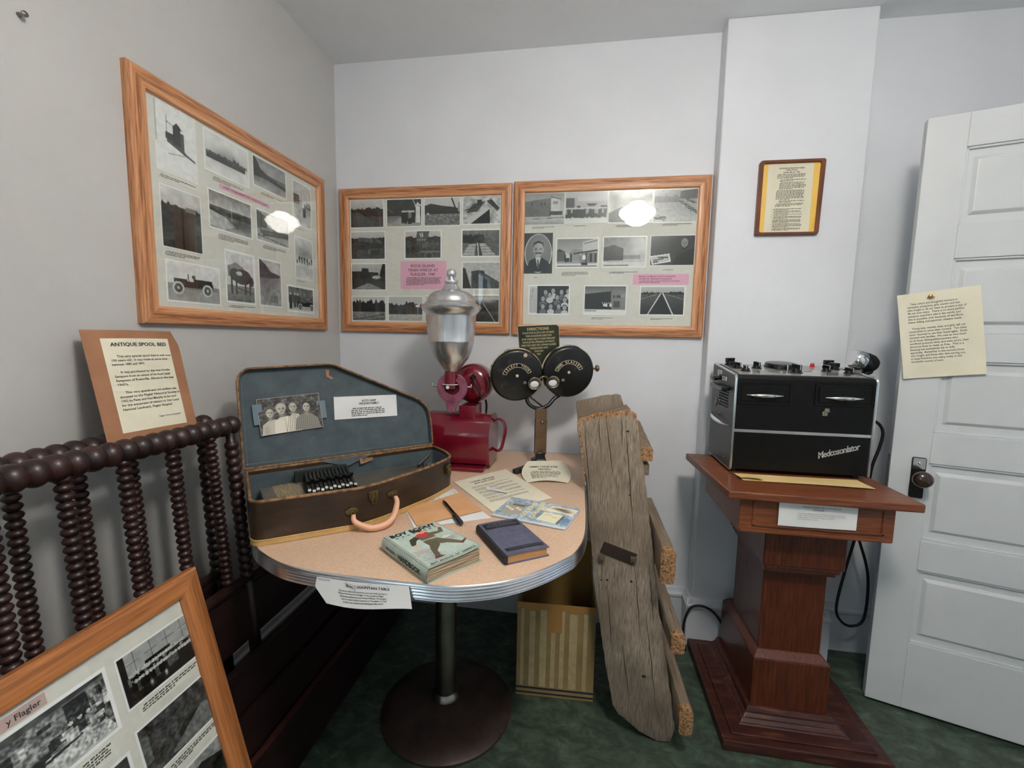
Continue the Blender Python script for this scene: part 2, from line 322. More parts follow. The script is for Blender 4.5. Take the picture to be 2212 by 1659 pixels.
# --- pictures: little paintings on a grid of coloured vertices
class Pic:
    def __init__(s, w, h, seed=0, base=.8, col=False):
        s.w, s.h = w, h; s.r = np.random.RandomState(seed)
        s.Y, s.X = np.mgrid[0:h, 0:w]; s.X = (s.X+.5)/w; s.Y = (s.Y+.5)/h
        s.A = np.full((h, w, 3), base, float) if not isinstance(base, tuple) else np.ones((h, w, 3))*np.array(base)
    def _c(s, c): return np.array(c if isinstance(c, (tuple, list)) else (c, c, c), float)
    def put(s, m, c, a=1.0): m = (m*a)[..., None]; s.A = s.A*(1-m)+s._c(c)*m; return s
    def grad(s, y0, y1, c0, c1):
        t = np.clip((s.Y-y0)/(y1-y0), 0, 1); m = ((s.Y >= y0) & (s.Y <= y1))
        v = s._c(c0)*(1-t[..., None])+s._c(c1)*t[..., None]; s.A = np.where(m[..., None], v, s.A); return s
    def rect(s, x0, y0, x1, y1, c, a=1): return s.put(((s.X >= x0) & (s.X <= x1) & (s.Y >= y0) & (s.Y <= y1)).astype(float), c, a)
    def ell(s, x, y, rx, ry, c, a=1): return s.put((((s.X-x)/rx)**2+((s.Y-y)/ry)**2 <= 1).astype(float), c, a)
    def soft(s, x, y, rx, ry, c, a=1): return s.put(np.exp(-(((s.X-x)/rx)**2+((s.Y-y)/ry)**2)), c, a)
    def poly(s, P, c, a=1):
        m = np.zeros(s.X.shape, bool); n = len(P)
        for i in range(n):
            x0, y0 = P[i]; x1, y1 = P[i-1]
            if y0 == y1: continue
            m ^= ((y0 > s.Y) != (y1 > s.Y)) & (s.X < (x1-x0)*(s.Y-y0)/(y1-y0)+x0)
        return s.put(m.astype(float), c, a)
    def line(s, x0, y0, x1, y1, w, c, a=1):
        dx, dy = x1-x0, y1-y0; L = dx*dx+dy*dy; t = np.clip(((s.X-x0)*dx+(s.Y-y0)*dy)/L, 0, 1)
        return s.put((((s.X-x0-t*dx)**2+(s.Y-y0-t*dy)**2) < w*w).astype(float), c, a)
    def noise(s, n, amp, y0=0, y1=1):
        hh = max(2, int(n*s.h/s.w)+1); g = s.r.rand(hh+1, n+1); yi = s.Y*(hh-.01); xi = s.X*(n-.01); a = yi.astype(int); b = xi.astype(int); fy = yi-a; fx = xi-b
        v = (g[a, b]*(1-fx)+g[a, b+1]*fx)*(1-fy)+(g[a+1, b]*(1-fx)+g[a+1, b+1]*fx)*fy
        m = ((s.Y >= y0) & (s.Y <= y1)); s.A += ((v-.5)*amp*m)[..., None]; return s
    def trees(s, y, amp, y1, c, x0=0, x1=1, n=26):
        k = s.r.rand(n+2); xi = np.clip((s.X-x0)/(x1-x0), 0, .999)*n; i = xi.astype(int); f = xi-i; t = y-amp*(k[i]*(1-f)+k[i+1]*f)
        return s.put(((s.Y > t) & (s.Y < y1) & (s.X > x0) & (s.X < x1)).astype(float), c)
    def folk(s, n, x0, x1, y, h, dark=.15, lite=.75):
        for i in range(n):
            x = x0+(x1-x0)*(i+.5+s.r.uniform(-.2, .2))/n; hh = h*s.r.uniform(.85, 1.1); w = h*.16*s.h/s.w
            c = dark if s.r.rand() < .65 else lite
            s.rect(x-w*.7, y+hh*.5, x+w*.7, y+hh, dark); s.rect(x-w, y+hh*.16, x+w, y+hh*.58, c); s.ell(x, y+hh*.08, w*.55, hh*.08, .72)
        return s
    def car(s, x, y, k, c=.16):
        q = s.w/s.h
        s.rect(x-.30*k, y-.10*k, x+.32*k, y+.03*k, c); s.rect(x-.30*k, y-.13*k, x-.10*k, y, c+.05); s.rect(x+.0*k, y-.16*k, x+.3*k, y, c); s.line(x-.09*k, y-.24*k, x-.08*k, y-.1*k, .008*k, .2)
        for dx in (-.24, .22):
            s.ell(x+dx*k, y+.06*k, .085*k, .085*k*q, .75); s.ell(x+dx*k, y+.06*k, .06*k, .06*k*q, .3); s.ell(x+dx*k, y+.06*k, .02*k, .02*k*q, .7)
        s.ell(x, y-.2*k, .03*k, .04*k, .3); return s
    def border(s, b=.035, c=.97):
        q = s.w/s.h; return s.put(((s.X < b) | (s.X > 1-b) | (s.Y < b*q) | (s.Y > 1-b*q)).astype(float), c)
    def fin(s, vx=.0): s.A = .5+(s.A-.47)*1.16; s.A += s.r.normal(0, .012, s.A.shape[:2])[..., None]; return np.clip(s.A, .02, .98)
def pic_mesh(name, A, x0, y0, x1, y1, z, parent, mat=photo_m, fn=None, th=.0):
    h, w = A.shape[:2]; xs = np.linspace(x0, x1, w); ys = np.linspace(y1, y0, h)
    XX, YY = np.meshgrid(xs, ys); co = np.stack([XX, YY, np.full_like(XX, z)], -1).reshape(-1, 3)
    if fn is not None: co = np.array([fn(*c)[:] for c in co])
    idx = np.arange(w*h).reshape(h, w); q = np.stack([idx[:-1, :-1], idx[1:, :-1], idx[1:, 1:], idx[:-1, 1:]], -1).reshape(-1, 4)
    me = bpy.data.meshes.new(name); me.vertices.add(w*h); me.vertices.foreach_set('co', co.ravel())
    me.loops.add(q.size); me.loops.foreach_set('vertex_index', q.ravel().astype(np.int32)); me.polygons.add(len(q))
    me.polygons.foreach_set('loop_start', np.arange(0, q.size, 4, dtype=np.int32)); me.update(calc_edges=True)
    ca = me.color_attributes.new('print', 'FLOAT_COLOR', 'POINT')
    L = np.where(A <= .04045, A/12.92, ((A+.055)/1.055)**2.4); ca.data.foreach_set('color', np.concatenate([L, np.ones((h, w, 1))], -1).ravel().astype(np.float32))
    me.materials.append(mat); me.validate(); me.update()
    o = bpy.data.objects.new(name, me); C.objects.link(o); o.parent = parent; return o
# ------------------------------------------------------------------ the room
H = 2.5355; XR = 3.05; YF = -4.2
g = G(); g.box((-.1, YF-.1, -.05), (XR+.1, .1, 0)); struct(g.build('floor', floor_m, smooth=0))
g = G(); g.box((-.1, YF-.1, H), (XR+.1, .1, H+.05)); struct(g.build('ceiling', ceil_m, smooth=0))
WY0, WY1, WZ0, WZ1 = -3.80, -2.90, .92, 2.10
g = G(); g.box((-.1, WY1, 0), (0, .1, H)); g.box((-.1, YF-.1, 0), (0, WY0, H)); g.box((-.1, WY0, 0), (0, WY1, WZ0)); g.box((-.1, WY0, WZ1), (0, WY1, H)); struct(g.build('wall_left', left_shade_m, smooth=0))
g = G(); g.box((0, 0, 0), (XR+.1, .1, H)); struct(g.build('wall_back', wall_m, smooth=0))
g = G(); g.box((XR, -.5, 0), (XR+.1, 0, H)); g.box((XR, YF, 0), (XR+.1, -1.36, H)); g.box((XR, -1.36, 2.06), (XR+.1, -.5, H)); struct(g.build('wall_right', wall_m, smooth=0))
g = G(); g.box((0, YF-.1, 0), (XR, YF, H)); struct(g.build('wall_front', wall_m, smooth=0))
g = G(); w_ = .04
for a, b in (((WY0, WZ0), (WY1, WZ0+w_)), ((WY0, WZ1-w_), (WY1, WZ1)), ((WY0, WZ0+w_), (WY0+w_, WZ1-w_)), ((WY1-w_, WZ0+w_), (WY1, WZ1-w_)), ((WY0+w_, 1.49), (WY1-w_, 1.53))): g.box((-.08, a[0], a[1]), (-.04, b[0], b[1]))
wf = struct(g.build('window_1', trim_m, smooth=0))
g = G(); g.box((-.063, WY0+w_, WZ0+w_), (-.058, WY1-w_, WZ1-w_)); g.build('window_pane', glass_m, wf, smooth=0)
g = G(); g.box((-.02, WY0-.05, WZ0-.03), (.05, WY1+.05, WZ0)); g.build('window_sill', trim_m, wf, smooth=0)
CX0, CX1, CY = 1.669, 2.189, -.079
g = G(); g.box((CX0, CY, 0), (CX1, 0, H)); struct(g.build('wall_column', wall_m, smooth=0, bevel=.006))
def baseboard(name, segs, cap=.014):
    g = G()
    for (x0, y0), (x1, y1), n in segs:          # n: outward normal in plan
        a = Vector((x0, y0, 0)); b = Vector((x1, y1, 0)); d = (b-a).normalized(); nn = Vector((*n, 0))
        prof = [(0, 0), (.022, 0), (.022, .165), (.026, .172), (.026, .182), (.016, .190), (.010, .204), (0, .206)]
        vs = [a+nn*p+Vector((0, 0, q)) for p, q in prof]+[b+nn*p+Vector((0, 0, q)) for p, q in prof]; k = len(prof)
        g.add(vs, [(i, (i+1) % k, k+(i+1) % k, k+i) for i in range(k)]+[tuple(range(k))[::-1], tuple(range(k, 2*k))])
    return struct(g.build(name, trim_m, smooth=0))
baseboard('baseboard_back', [((0, 0), (CX0, 0), (0, -1)), ((CX1, 0), (XR, 0), (0, -1))])
baseboard('baseboard_column', [((CX0-.022, CY), (CX1+.022, CY), (0, -1)), ((CX0, 0), (CX0, CY-.0219), (-1, 0)), ((CX1, CY-.0219), (CX1, 0), (1, 0))])
baseboard('baseboard_left', [((0, YF), (0, 0), (1, 0))])
baseboard('baseboard_right', [((XR, -.5), (XR, 0), (-1, 0)), ((XR, YF), (XR, -1.36), (-1, 0))])
# ------------------------------------------------------------------ the open door
DO = Vector((2.2442, -.2911, 0)); DA = math.degrees(math.atan2(-.0703, .2067))
DM = T(DO) @ R(DA, 'Z')                      # local x along the door, -y towards the room
PAN = [(.264, .534), (.643, .914), (1.02, 1.262), (1.352, 1.595), (1.70, 1.94)]
W0, W1, DW = .103, .665, .765; DT, DTH = 2.045, .036
g = G(); g.box((0, 0, .012), (W0, DTH, DT)); g.box((W1, 0, .012), (DW, DTH, DT))
zz = [.012]+[z for p in PAN for z in p]+[DT]
for k in range(0, len(zz), 2): g.box((W0, 0, zz[k]), (W1, DTH, zz[k+1]))
for z0, z1 in PAN:
    g.box((W0, .012, z0), (W1, .024, z1))
    i0, i1, j0, j1 = W0+.032, W1-.032, z0+.04, z1-.04; b = .010
    o = [(i0-b, .012, j0-b), (i1+b, .012, j0-b), (i1+b, .012, j1+b), (i0-b, .012, j1+b), (i0, .0035, j0), (i1, .0035, j0), (i1, .0035, j1), (i0, .0035, j1)]
    g.add(o, [(4, 5, 6, 7), (0, 1, 5, 4), (1, 2, 6, 5), (2, 3, 7, 6), (3, 0, 4, 7)])
    for c in ((W0, z0, W1, z0+.007), (W0, z1-.007, W1, z1), (W0, z0, W0+.007, z1), (W1-.007, z0, W1, z1)): g.box((c[0], .004, c[1]), (c[2], .013, c[3]))
door = struct(g.build('door_1', door_m, smooth=0, bevel=.0018)); door.matrix_world = DM
g = G(); g.prism(round_poly([(.056, .79), (.094, .79), (.094, .932), (.056, .932)], .006), 0, .006, R(90, 'X'))
o = g.build('lock_plate', lockp, door, bevel=.001); o['label'] = 'black scaly metal lock plate'
g = G(); g.prism([(.0585, .893), (.0915, .893), (.0915, .930), (.0585, .930)], .0061, .0075, R(90, 'X')); g.ball((.075, -.009, .912), .004, 10)
g.build('chrome_cover', chrome, o)
g = G(); K = T((.075, -.006, .868)) @ R(90, 'X'); g.lathe([(.013, 0), (.011, .006), (.008, .012), (.008, .026), (.014, .030), (.023, .037), (.0275, .047), (.027, .056), (.021, .065), (.010, .069), (0, .070)], 32, K)
o = g.build('door_knob', knob_m, door); o['label'] = 'brown glazed round door knob'
g = G(); g.box((-.002, .008, .80), (.0005, .028, .93)); g.build('latch_plate', steel, door, bevel=.0005)
# ------------------------------------------------------------------ small fixings on the left wall
g = G(); g.lathe([(.0045, 0), (.0045, .003), (.002, .006), (.002, .012), (.006, .014), (.006, .017), (0, .019)], 14, T((0, -1.189, 1.951)) @ R(90, 'Y'))
tag(g.build('wall_screw', steel), 'small steel screw high on the left wall', 'screw')
# ------------------------------------------------------------------ schoolhouse ceiling lamp (behind and above the camera)
LX, LY, LZ = 1.555, -1.74, 2.30
t = thing('ceiling_lamp', 'white glass globe ceiling lamp glowing near the room centre', 'lamp', (LX, LY, H))
g = G(); g.lathe([(0, -.025), (.06, -.02), (.065, 0)], 32); g.cyl(.008, -.12, -.01, 12); g.lathe([(.055, -.15), (.06, -.125), (.02, -.115)], 24); g.build('lamp_fitter', brass, t)
g = G(); z = LZ-H; g.lathe([(0, z-.085), (.05, z-.08), (.085, z-.06), (.10, z-.035), (.125, z-.02), (.14, z+.005), (.135, z+.03), (.10, z+.055), (.065, z+.07), (.055, z+.09)], 40); g.build('lamp_globe', globe_m, t)

# ------------------------------------------------------------------ picture frames
def mitre_rail(g, L, fw, d):
    """rail along local x, length L on the outside, width fw towards +y, mitred ends, rounded face"""
    prof = [(0, 0), (0, d*.75), (fw*.06, d*.93), (fw*.16, d), (fw*.82, d*.96), (fw*.93, d*.86), (fw, d*.62), (fw, 0)]
    vs = []; k = len(prof)
    for e in (0, 1):
        for y, z in prof: vs.append((-L/2+y if e == 0 else L/2-y, y, z))
    g.add(vs, [(i, k+i, k+(i+1) % k, (i+1) % k) for i in range(k)]+[tuple(range(k)), tuple(range(k, 2*k))[::-1]])
def picture_frame(label, M, Wf, Hf, fw, d, fill, wood=None):
    t = thing('picture_frame', label, 'picture', M)
    for k, (cx, cy, a, L) in enumerate([(Wf/2, 0, 0, Wf), (Wf, Hf/2, 90, Hf), (Wf/2, Hf, 180, Wf), (0, Hf/2, -90, Hf)]):
        g = G(); mitre_rail(g, L, fw, d); o = g.build('frame_rail', wood or oak, t, smooth=30); o.matrix_local = T((cx, cy, 0)) @ R(a, 'Z')
    g = G(); g.box((fw*.7, fw*.7, .001), (Wf-fw*.7, Hf-fw*.7, .009)); g.build('mat_board', mat_board, t, smooth=0)
    fill(t)
    g = G(); g.box((fw*.8, fw*.8, .0118), (Wf-fw*.8, Hf-fw*.8, .0138)); g.build('glass_pane', glass_m, t, smooth=0)
    return t
ZP = .0095
def photo(t, x0, y0, x1, y1, P, border=.035, bc=.97):
    if border: P.border(border, bc)
    return pic_mesh('photograph', P.fin(), x0, y0, x1, y1, ZP+random.random()*.0004, t)
def caption(t, x0, x1, y, n, seed, paper=True, h=.0032):
    rng = random.Random(seed); g = G()
    if paper: g.box((x0-.006, y-n*.0046-.002, .009), (x1+.006, y+.005, .0094))
    o = g.build('caption_strip', strip_p, t, smooth=0) if paper else None
    g2 = G(); para(g2, n, x0, x1, y, h, .0046, rng, z=.0097); g2.build('caption_print', ink, o or t, smooth=0)
def title_card(t, x0, y0, x1, y1, lines, small=0, seed=3, r=.004, col=None, border=False):
    g = G(); g.prism(round_poly([(x0, y0), (x1, y0), (x1, y1), (x0, y1)], r), .009, .0098); o = g.build('title_card', pink_c, t, smooth=0)
    g2 = G(); rng = random.Random(seed)
    for s, x, y, sz, w, al in lines: put_text(g2, s, x, y, sz, .0100, w, bold=.00012, align=al)
    if small:
        n, a, b, y, h, ld = small; para(g2, n, a, b, y, h, ld, rng, z=.0100)
    g2.build('title_lettering', col or ink, o, smooth=0)
def P_(w, h, seed, base=.8, k=1): return Pic(int(w*560*k), int(h*560*k), seed, base)
def sized(q, seed, base=.8, k=1): return P_(q[2]-q[0], q[3]-q[1], seed, base, k)

# --- frame on the left wall
F1 = [(.073, .419, .204, .610), (.230, .474, .414, .598), (.432, .494, .610, .600), (.647, .416, .768, .590), (.076, .214, .209, .384), (.236, .304, .419, .424),
      (.439, .309, .617, .421), (.648, .204, .771, .374), (.080, .065, .268, .183), (.290, .079, .424, .251), (.442, .079, .564, .250), (.594, .067, .771, .175)]
def fill1(t):
    q = F1[0]; p = sized(q, 1, .84); p.poly([(.25, .45), (.42, .48), (.75, .63), (.95, .68), (.95, .71), (.45, .60), (.28, .56)], .3); p.rect(.42, .30, .60, .56, .16); p.poly([(.40, .32), (.52, .24), (.66, .32)], .12); p.rect(.60, .36, .68, .60, .3); p.rect(.27, .2, .29, .42, .2); p.line(.28, .28, .42, .3, .006, .4); p.rect(.24, .42, .42, .52, .2); p.line(.3, .72, .7, .66, .008, .62); p.rect(.02, .05, .05, .6, .6, .6); p.noise(14, .06); photo(t, *q, p, .02)
    q = F1[1]; p = sized(q, 2, .82); p.soft(.45, .5, .35, .18, .45, .7); p.trees(.55, .14, .66, .22, .05, .9, 22); p.rect(.62, .38, .64, .6, .4); p.rect(.06, .50, .95, .56, .3, .6); p.noise(10, .1); photo(t, *q, p, .03)
    q = F1[2]; p = sized(q, 3, .5); p.grad(0, .45, .52, .6); p.grad(.45, 1, .35, .68); p.poly([(0, 0), (.12, .12), (.22, .35), (.45, .48), (1, .62), (1, .72), (.4, .62), (0, .66)], .14); p.noise(12, .14); photo(t, *q, p, .03)
    q = F1[3]; p = sized(q, 4, .72); p.grad(.4, 1, .5, .8); p.rect(0, .30, .35, .52, .3); p.folk(1, .4, .7, .26, .5); p.trees(.5, .08, .55, .3, .6, 1, 8); p.noise(9, .15); photo(t, *q, p, .04)
    q = F1[4]; p = sized(q, 5, .8); p.grad(.0, .3, .78, .7); p.grad(.3, 1, .28, .10); p.trees(.36, .12, .45, .2, 0, 1, 16); p.rect(.6, .26, .85, .34, .45); p.soft(.9, .75, .2, .3, .4, .6); p.noise(8, .12); photo(t, *q, p, .03)
    q = F1[5]; p = sized(q, 6, .62); p.grad(0, .4, .45, .72); p.grad(.4, 1, .32, .6); p.trees(.5, .1, .58, .2, 0, 1, 18); p.poly([(0, .52), (.35, .62), (.6, .8), (.3, .95), (0, .9)], .68); p.soft(.7, .72, .2, .12, .2, .7); p.rect(.5, .28, .51, .66, .7); p.noise(16, .16); photo(t, *q, p, .03)
    q = F1[6]; p = sized(q, 7, .6); p.grad(.5, 1, .42, .7); p.poly([(0, .05), (.3, .18), (.3, .5), (0, .62)], .25); p.line(.15, .1, .12, .75, .012, .15); p.poly([(.1, .62), (1, .5), (1, .66), (.2, .8)], .22); p.line(0, .8, 1, .92, .012, .2); p.noise(12, .15); photo(t, *q, p, .03)
    q = F1[7]; p = sized(q, 8, .8); p.soft(.5, .4, .5, .2, .45, .7); p.folk(7, .05, .98, .44, .18); p.grad(.7, 1, .72, .82); p.noise(10, .12); photo(t, *q, p, .04)
    q = F1[8]; p = sized(q, 9, .8); p.grad(.0, .55, .84, .78); p.grad(.55, 1, .55, .62); p.trees(.6, .05, .66, .5, 0, 1, 20); p.car(.48, .58, 1.15); p.noise(20, .1); photo(t, *q, p, .03)
    q = F1[9]; p = sized(q, 10, .78); p.grad(.66, 1, .5, .38); p.poly([(.1, .3), (.35, .22), (.6, .3), (.6, .5), (.1, .5)], .5); p.ell(.55, .48, .3, .15, .2); p.ell(.3, .45, .15, .12, .25); p.ell(.85, .55, .08, .1, .25); [p.rect(x, .5, x+.05, .82, .15) for x in (.18, .32, .62, .78)]; p.ell(.45, .42, .1, .04, .75); p.line(.4, .7, .9, .78, .012, .15); p.noise(14, .14); photo(t, *q, p, .05)
    q = F1[10]; p = sized(q, 11, .7); p.grad(0, .3, .66, .72); p.grad(.3, 1, .5, .62); p.poly([(0, 0), (.3, .12), (.5, .25), (.9, .3), (.9, .36), (0, .42)], .2); p.soft(.4, .6, .3, .3, .35, .6); p.rect(.45, .75, .8, .9, .35, .5); p.noise(12, .16); photo(t, *q, p, .05)
    q = F1[11]; p = sized(q, 12, .35); p.grad(.65, 1, .65, .75); p.noise(20, .35, 0, .6); p.folk(3, .08, .42, .28, .58, .1, .3); p.car(.68, .72, .95, .12); photo(t, *q, p, .05)
    title_card(t, .284, .436, .512, .450, [('STREET SCENES ABOUT THE TOWN OF FLAGLER', .398, .443, .0085, .20, 'CENTER')], r=.001)
    for i, (x0, x1, y, n) in enumerate([(.08, .2, .408, 2), (.26, .39, .463, 3), (.47, .59, .482, 2), (.655, .76, .404, 1), (.082, .2, .203, 3), (.27, .4, .292, 4), (.47, .6, .298, 3), (.655, .76, .195, 1), (.3, .42, .070, 2)]): caption(t, x0, x1, y, n, i+5)
M1 = Matrix(((0, 0, 1, 0.0), (1, 0, 0, -.9864), (0, 1, 0, 1.3322), (0, 0, 0, 1)))
picture_frame('oak framed photo collage hanging alone on the left wall', M1, .855, .6555, .050, .022, fill1)

F2 = [(.050, .479, .219, .610), (.229, .480, .402, .607), (.410, .481, .584, .608), (.590, .484, .768, .611), (.050, .335, .224, .466), (.317, .337, .494, .465), (.586, .342, .768, .466),
      (.050, .194, .226, .320), (.590, .199, .768, .323), (.050, .050, .224, .169), (.232, .050, .407, .170), (.414, .050, .584, .173), (.588, .050, .768, .178)]
def wreck(p, s):
    p.grad(0, .3, .75, .68); p.grad(.3, 1, .2, .26); p.trees(.28, .08, .4, .18, 0, 1, 20); r = random.Random(s)
    for i in range(7):
        x, y, w, h = r.random()*.8, r.uniform(.2, .7), r.uniform(.15, .45), r.uniform(.08, .2); k = r.uniform(-.12, .12)
        p.poly([(x, y), (x+w, y+k), (x+w, y+k+h), (x, y+h)], r.choice([.1, .16, .24, .34]))
    p.noise(26, .16, .3, 1); return p
def fill2(t):
    q = F2[0]; p = sized(q, 21, .7); p.grad(0, .35, .78, .68); p.grad(.35, 1, .2, .3); p.trees(.38, .1, .6, .10, 0, 1, 30); p.poly([(.02, .48), (.3, .47), (.85, 1), (0, 1)], .27); p.line(.86, .5, .9, 1, .03, .4, .5); p.noise(20, .08); photo(t, *q, p)
    q = F2[1]; p = sized(q, 22, .2); p.grad(.0, .6, .22, .16); p.grad(.6, 1, .4, .62); p.poly([(0, 1), (.5, .55), (.7, .55), (.72, 1)], .6); p.line(0, .3, .2, .5, .01, .4); p.folk(8, .45, .78, .42, .45, .1, .45); p.rect(.82, .3, .94, .85, .82); p.poly([(.78, .3), (.88, .14), (.99, .28)], .75); p.line(.72, 0, .82, .25, .01, .7); p.noise(14, .1); photo(t, *q, p)
    q = F2[2]; p = sized(q, 23, .74); p.poly([(0, .3), (.2, .22), (.5, .3), (.8, .35), (1, .42), (1, .6), (0, .6)], .15); p.grad(.58, 1, .48, .4); p.line(.74, .02, .86, .42, .02, .1); p.rect(.92, .2, .97, .5, .55); p.ell(.12, .56, .03, .03, .8); p.noise(34, .3, .56, 1); photo(t, *q, p)
    q = F2[3]; p = sized(q, 24, .68); p.noise(18, .3); p.poly([(.22, .9), (.7, .42), (.72, .95), (.24, 1)], .16); p.poly([(.02, .86), (.66, .40), (.72, .46), (.22, .96)], .75); p.poly([(.28, .3), (.6, .2), (.4, .55), (.1, .6)], .28); p.poly([(.62, .2), (.75, .15), (.95, .45), (.9, .55)], .22); p.rect(.38, .15, .5, .34, .2); p.line(.1, .5, .35, .4, .02, .15); photo(t, *q, p)
    photo(t, *F2[4], wreck(sized(F2[4], 25), 3))
    q = F2[5]; p = wreck(sized(q, 26, .5), 8); p.poly([(.35, .05), (.68, .02), (.62, .34), (.3, .36)], .3); p.line(.42, .12, .46, .24, .02, .7); p.line(.48, .1, .5, .22, .015, .75); p.ell(.66, .88, .12, .13, .35); p.ell(.66, .88, .08, .09, .15); p.rect(.42, .72, .95, .78, .42)
    for k, n in enumerate('2704'): p.line(.35+.06*k, .32, .38+.06*k, .32, .012, .55); p.line(.37+.06*k, .32, .36+.06*k, .38, .012, .55)
    photo(t, *q, p)
    q = F2[6]; p = sized(q, 27, .4); p.grad(0, .5, .5, .3); p.trees(.3, .12, .5, .12, 0, .6, 14); p.soft(.7, .35, .3, .25, .45, .7); p.poly([(.0, 1), (.2, .55), (.6, .5), (.92, 1)], .68); [p.line(.02+.02*k, .92-.1*k, .9-.07*k, .92-.1*k, .008, .3) for k in range(4)]; p.poly([(.34, 1), (.38, .5), (.46, .5), (.56, 1)], .3); p.line(.42, .5, .45, 1, .014, .75); p.noise(20, .12); photo(t, *q, p)
    q = F2[7]; p = sized(q, 28, .7); p.grad(.0, .3, .74, .66); p.poly([(0, .3), (.3, .3), (.32, .18), (.5, .2), (.5, .32), (.78, .35), (.78, .5), (.3, .6), (0, .62)], .12); p.poly([(.9, 0), (1, 0), (1, 1), (.75, .7)], .1); p.poly([(0, .6), (.8, .5), (1, 1), (0, 1)], .18); p.poly([(.05, .95), (.5, .72), (.9, .95)], .6, .8); p.ell(.72, .52, .12, .06, .7); p.noise(24, .14, .5, 1); photo(t, *q, p)
    q = F2[8]; p = sized(q, 29, .68); p.poly([(0, .2), (.1, .25), (.25, .95), (0, .95)], .12); p.poly([(.25, .35), (.45, .3), (1, .75), (1, 1), (.25, 1)], .28); p.trees(.4, .1, .8, .22, .3, .6, 10); p.noise(22, .12); photo(t, *q, p)
    q = F2[9]; p = sized(q, 30, .72); p.trees(.32, .2, .62, .08, 0, 1, 24); p.grad(.62, 1, .5, .42); p.line(0, .95, 1, .7, .014, .15); p.line(.3, 1, 1, .84, .014, .15); p.noise(26, .2, .6, 1); photo(t, *q, p)
    q = F2[10]; p = sized(q, 31, .7); p.trees(.38, .1, .68, .2, 0, 1, 24); p.grad(.72, 1, .68, .6); p.rect(0, .68, 1, .72, .35); p.rect(.78, .36, .9, .43, .85); p.rect(.84, .43, .86, .7, .5); p.trees(.3, .1, .42, .12, .5, .75, 8); p.noise(24, .12, .4, 1); photo(t, *q, p)
    photo(t, *F2[11], wreck(sized(F2[11], 32), 14))
    q = F2[12]; p = sized(q, 33, .62); p.grad(.2, 1, .3, .2); p.trees(.3, .1, .6, .15, 0, 1, 16); p.soft(.55, .2, .3, .15, .7, .8); p.line(.3, 1, .5, .3, .012, .6); p.line(.9, 1, .56, .3, .012, .6); p.noise(20, .12); photo(t, *q, p)
    title_card(t, .297, .201, .517, .327, [('ROCK ISLAND', .405, .305, .0185, .115, 'CENTER'), ('TRAIN WRECK AT', .405, .286, .0185, .145, 'CENTER'), ('FLAGLER, 1945', .405, .267, .0185, .118, 'CENTER')], (7, .325, .495, .252, .0042, .0052), 3, .008)
picture_frame('oak framed train wreck photo collage nearest the corner on the back wall', T((.0205, 0, 1.3285)) @ R(90, 'X'), .8155, .6565, .048, .022, fill2)

F3 = [(.046, .480, .220, .612), (.223, .483, .401, .613), (.405, .479, .588, .614), (.590, .477, .768, .614), (.048, .271, .173, .445), (.188, .294, .372, .422), (.388, .295, .572, .426),
      (.585, .301, .767, .427), (.071, .092, .254, .222), (.315, .093, .498, .220), (.552, .093, .738, .218)]
def bldg(p, x0, y0, x1, y1, yl, c, c2):
    p.poly([(x0, y0+.1), (x1, y0), (x1, y1), (x0, y1)], c); p.poly([(x1, y0), (x1+.22, y0+.06), (x1+.22, y1), (x1, y1)], c2); return p
def face(p, x, y, r, hair=.12, cloth=.8, skin=.62):
    q = p.w/p.h; p.ell(x, y+2.3*r*q, 1.5*r, 1.2*r*q, cloth); p.ell(x, y-.12*r*q, r*1.08, r*1.2*q, hair); p.ell(x, y+.1*r*q, r*.8, r*1.02*q, skin); p.rect(x-.45*r, y-.05*r*q, x-.15*r, y+.08*r*q, .3); p.rect(x+.15*r, y-.05*r*q, x+.45*r, y+.08*r*q, .3); p.rect(x-.25*r, y+.6*r*q, x+.25*r, y+.7*r*q, .35)
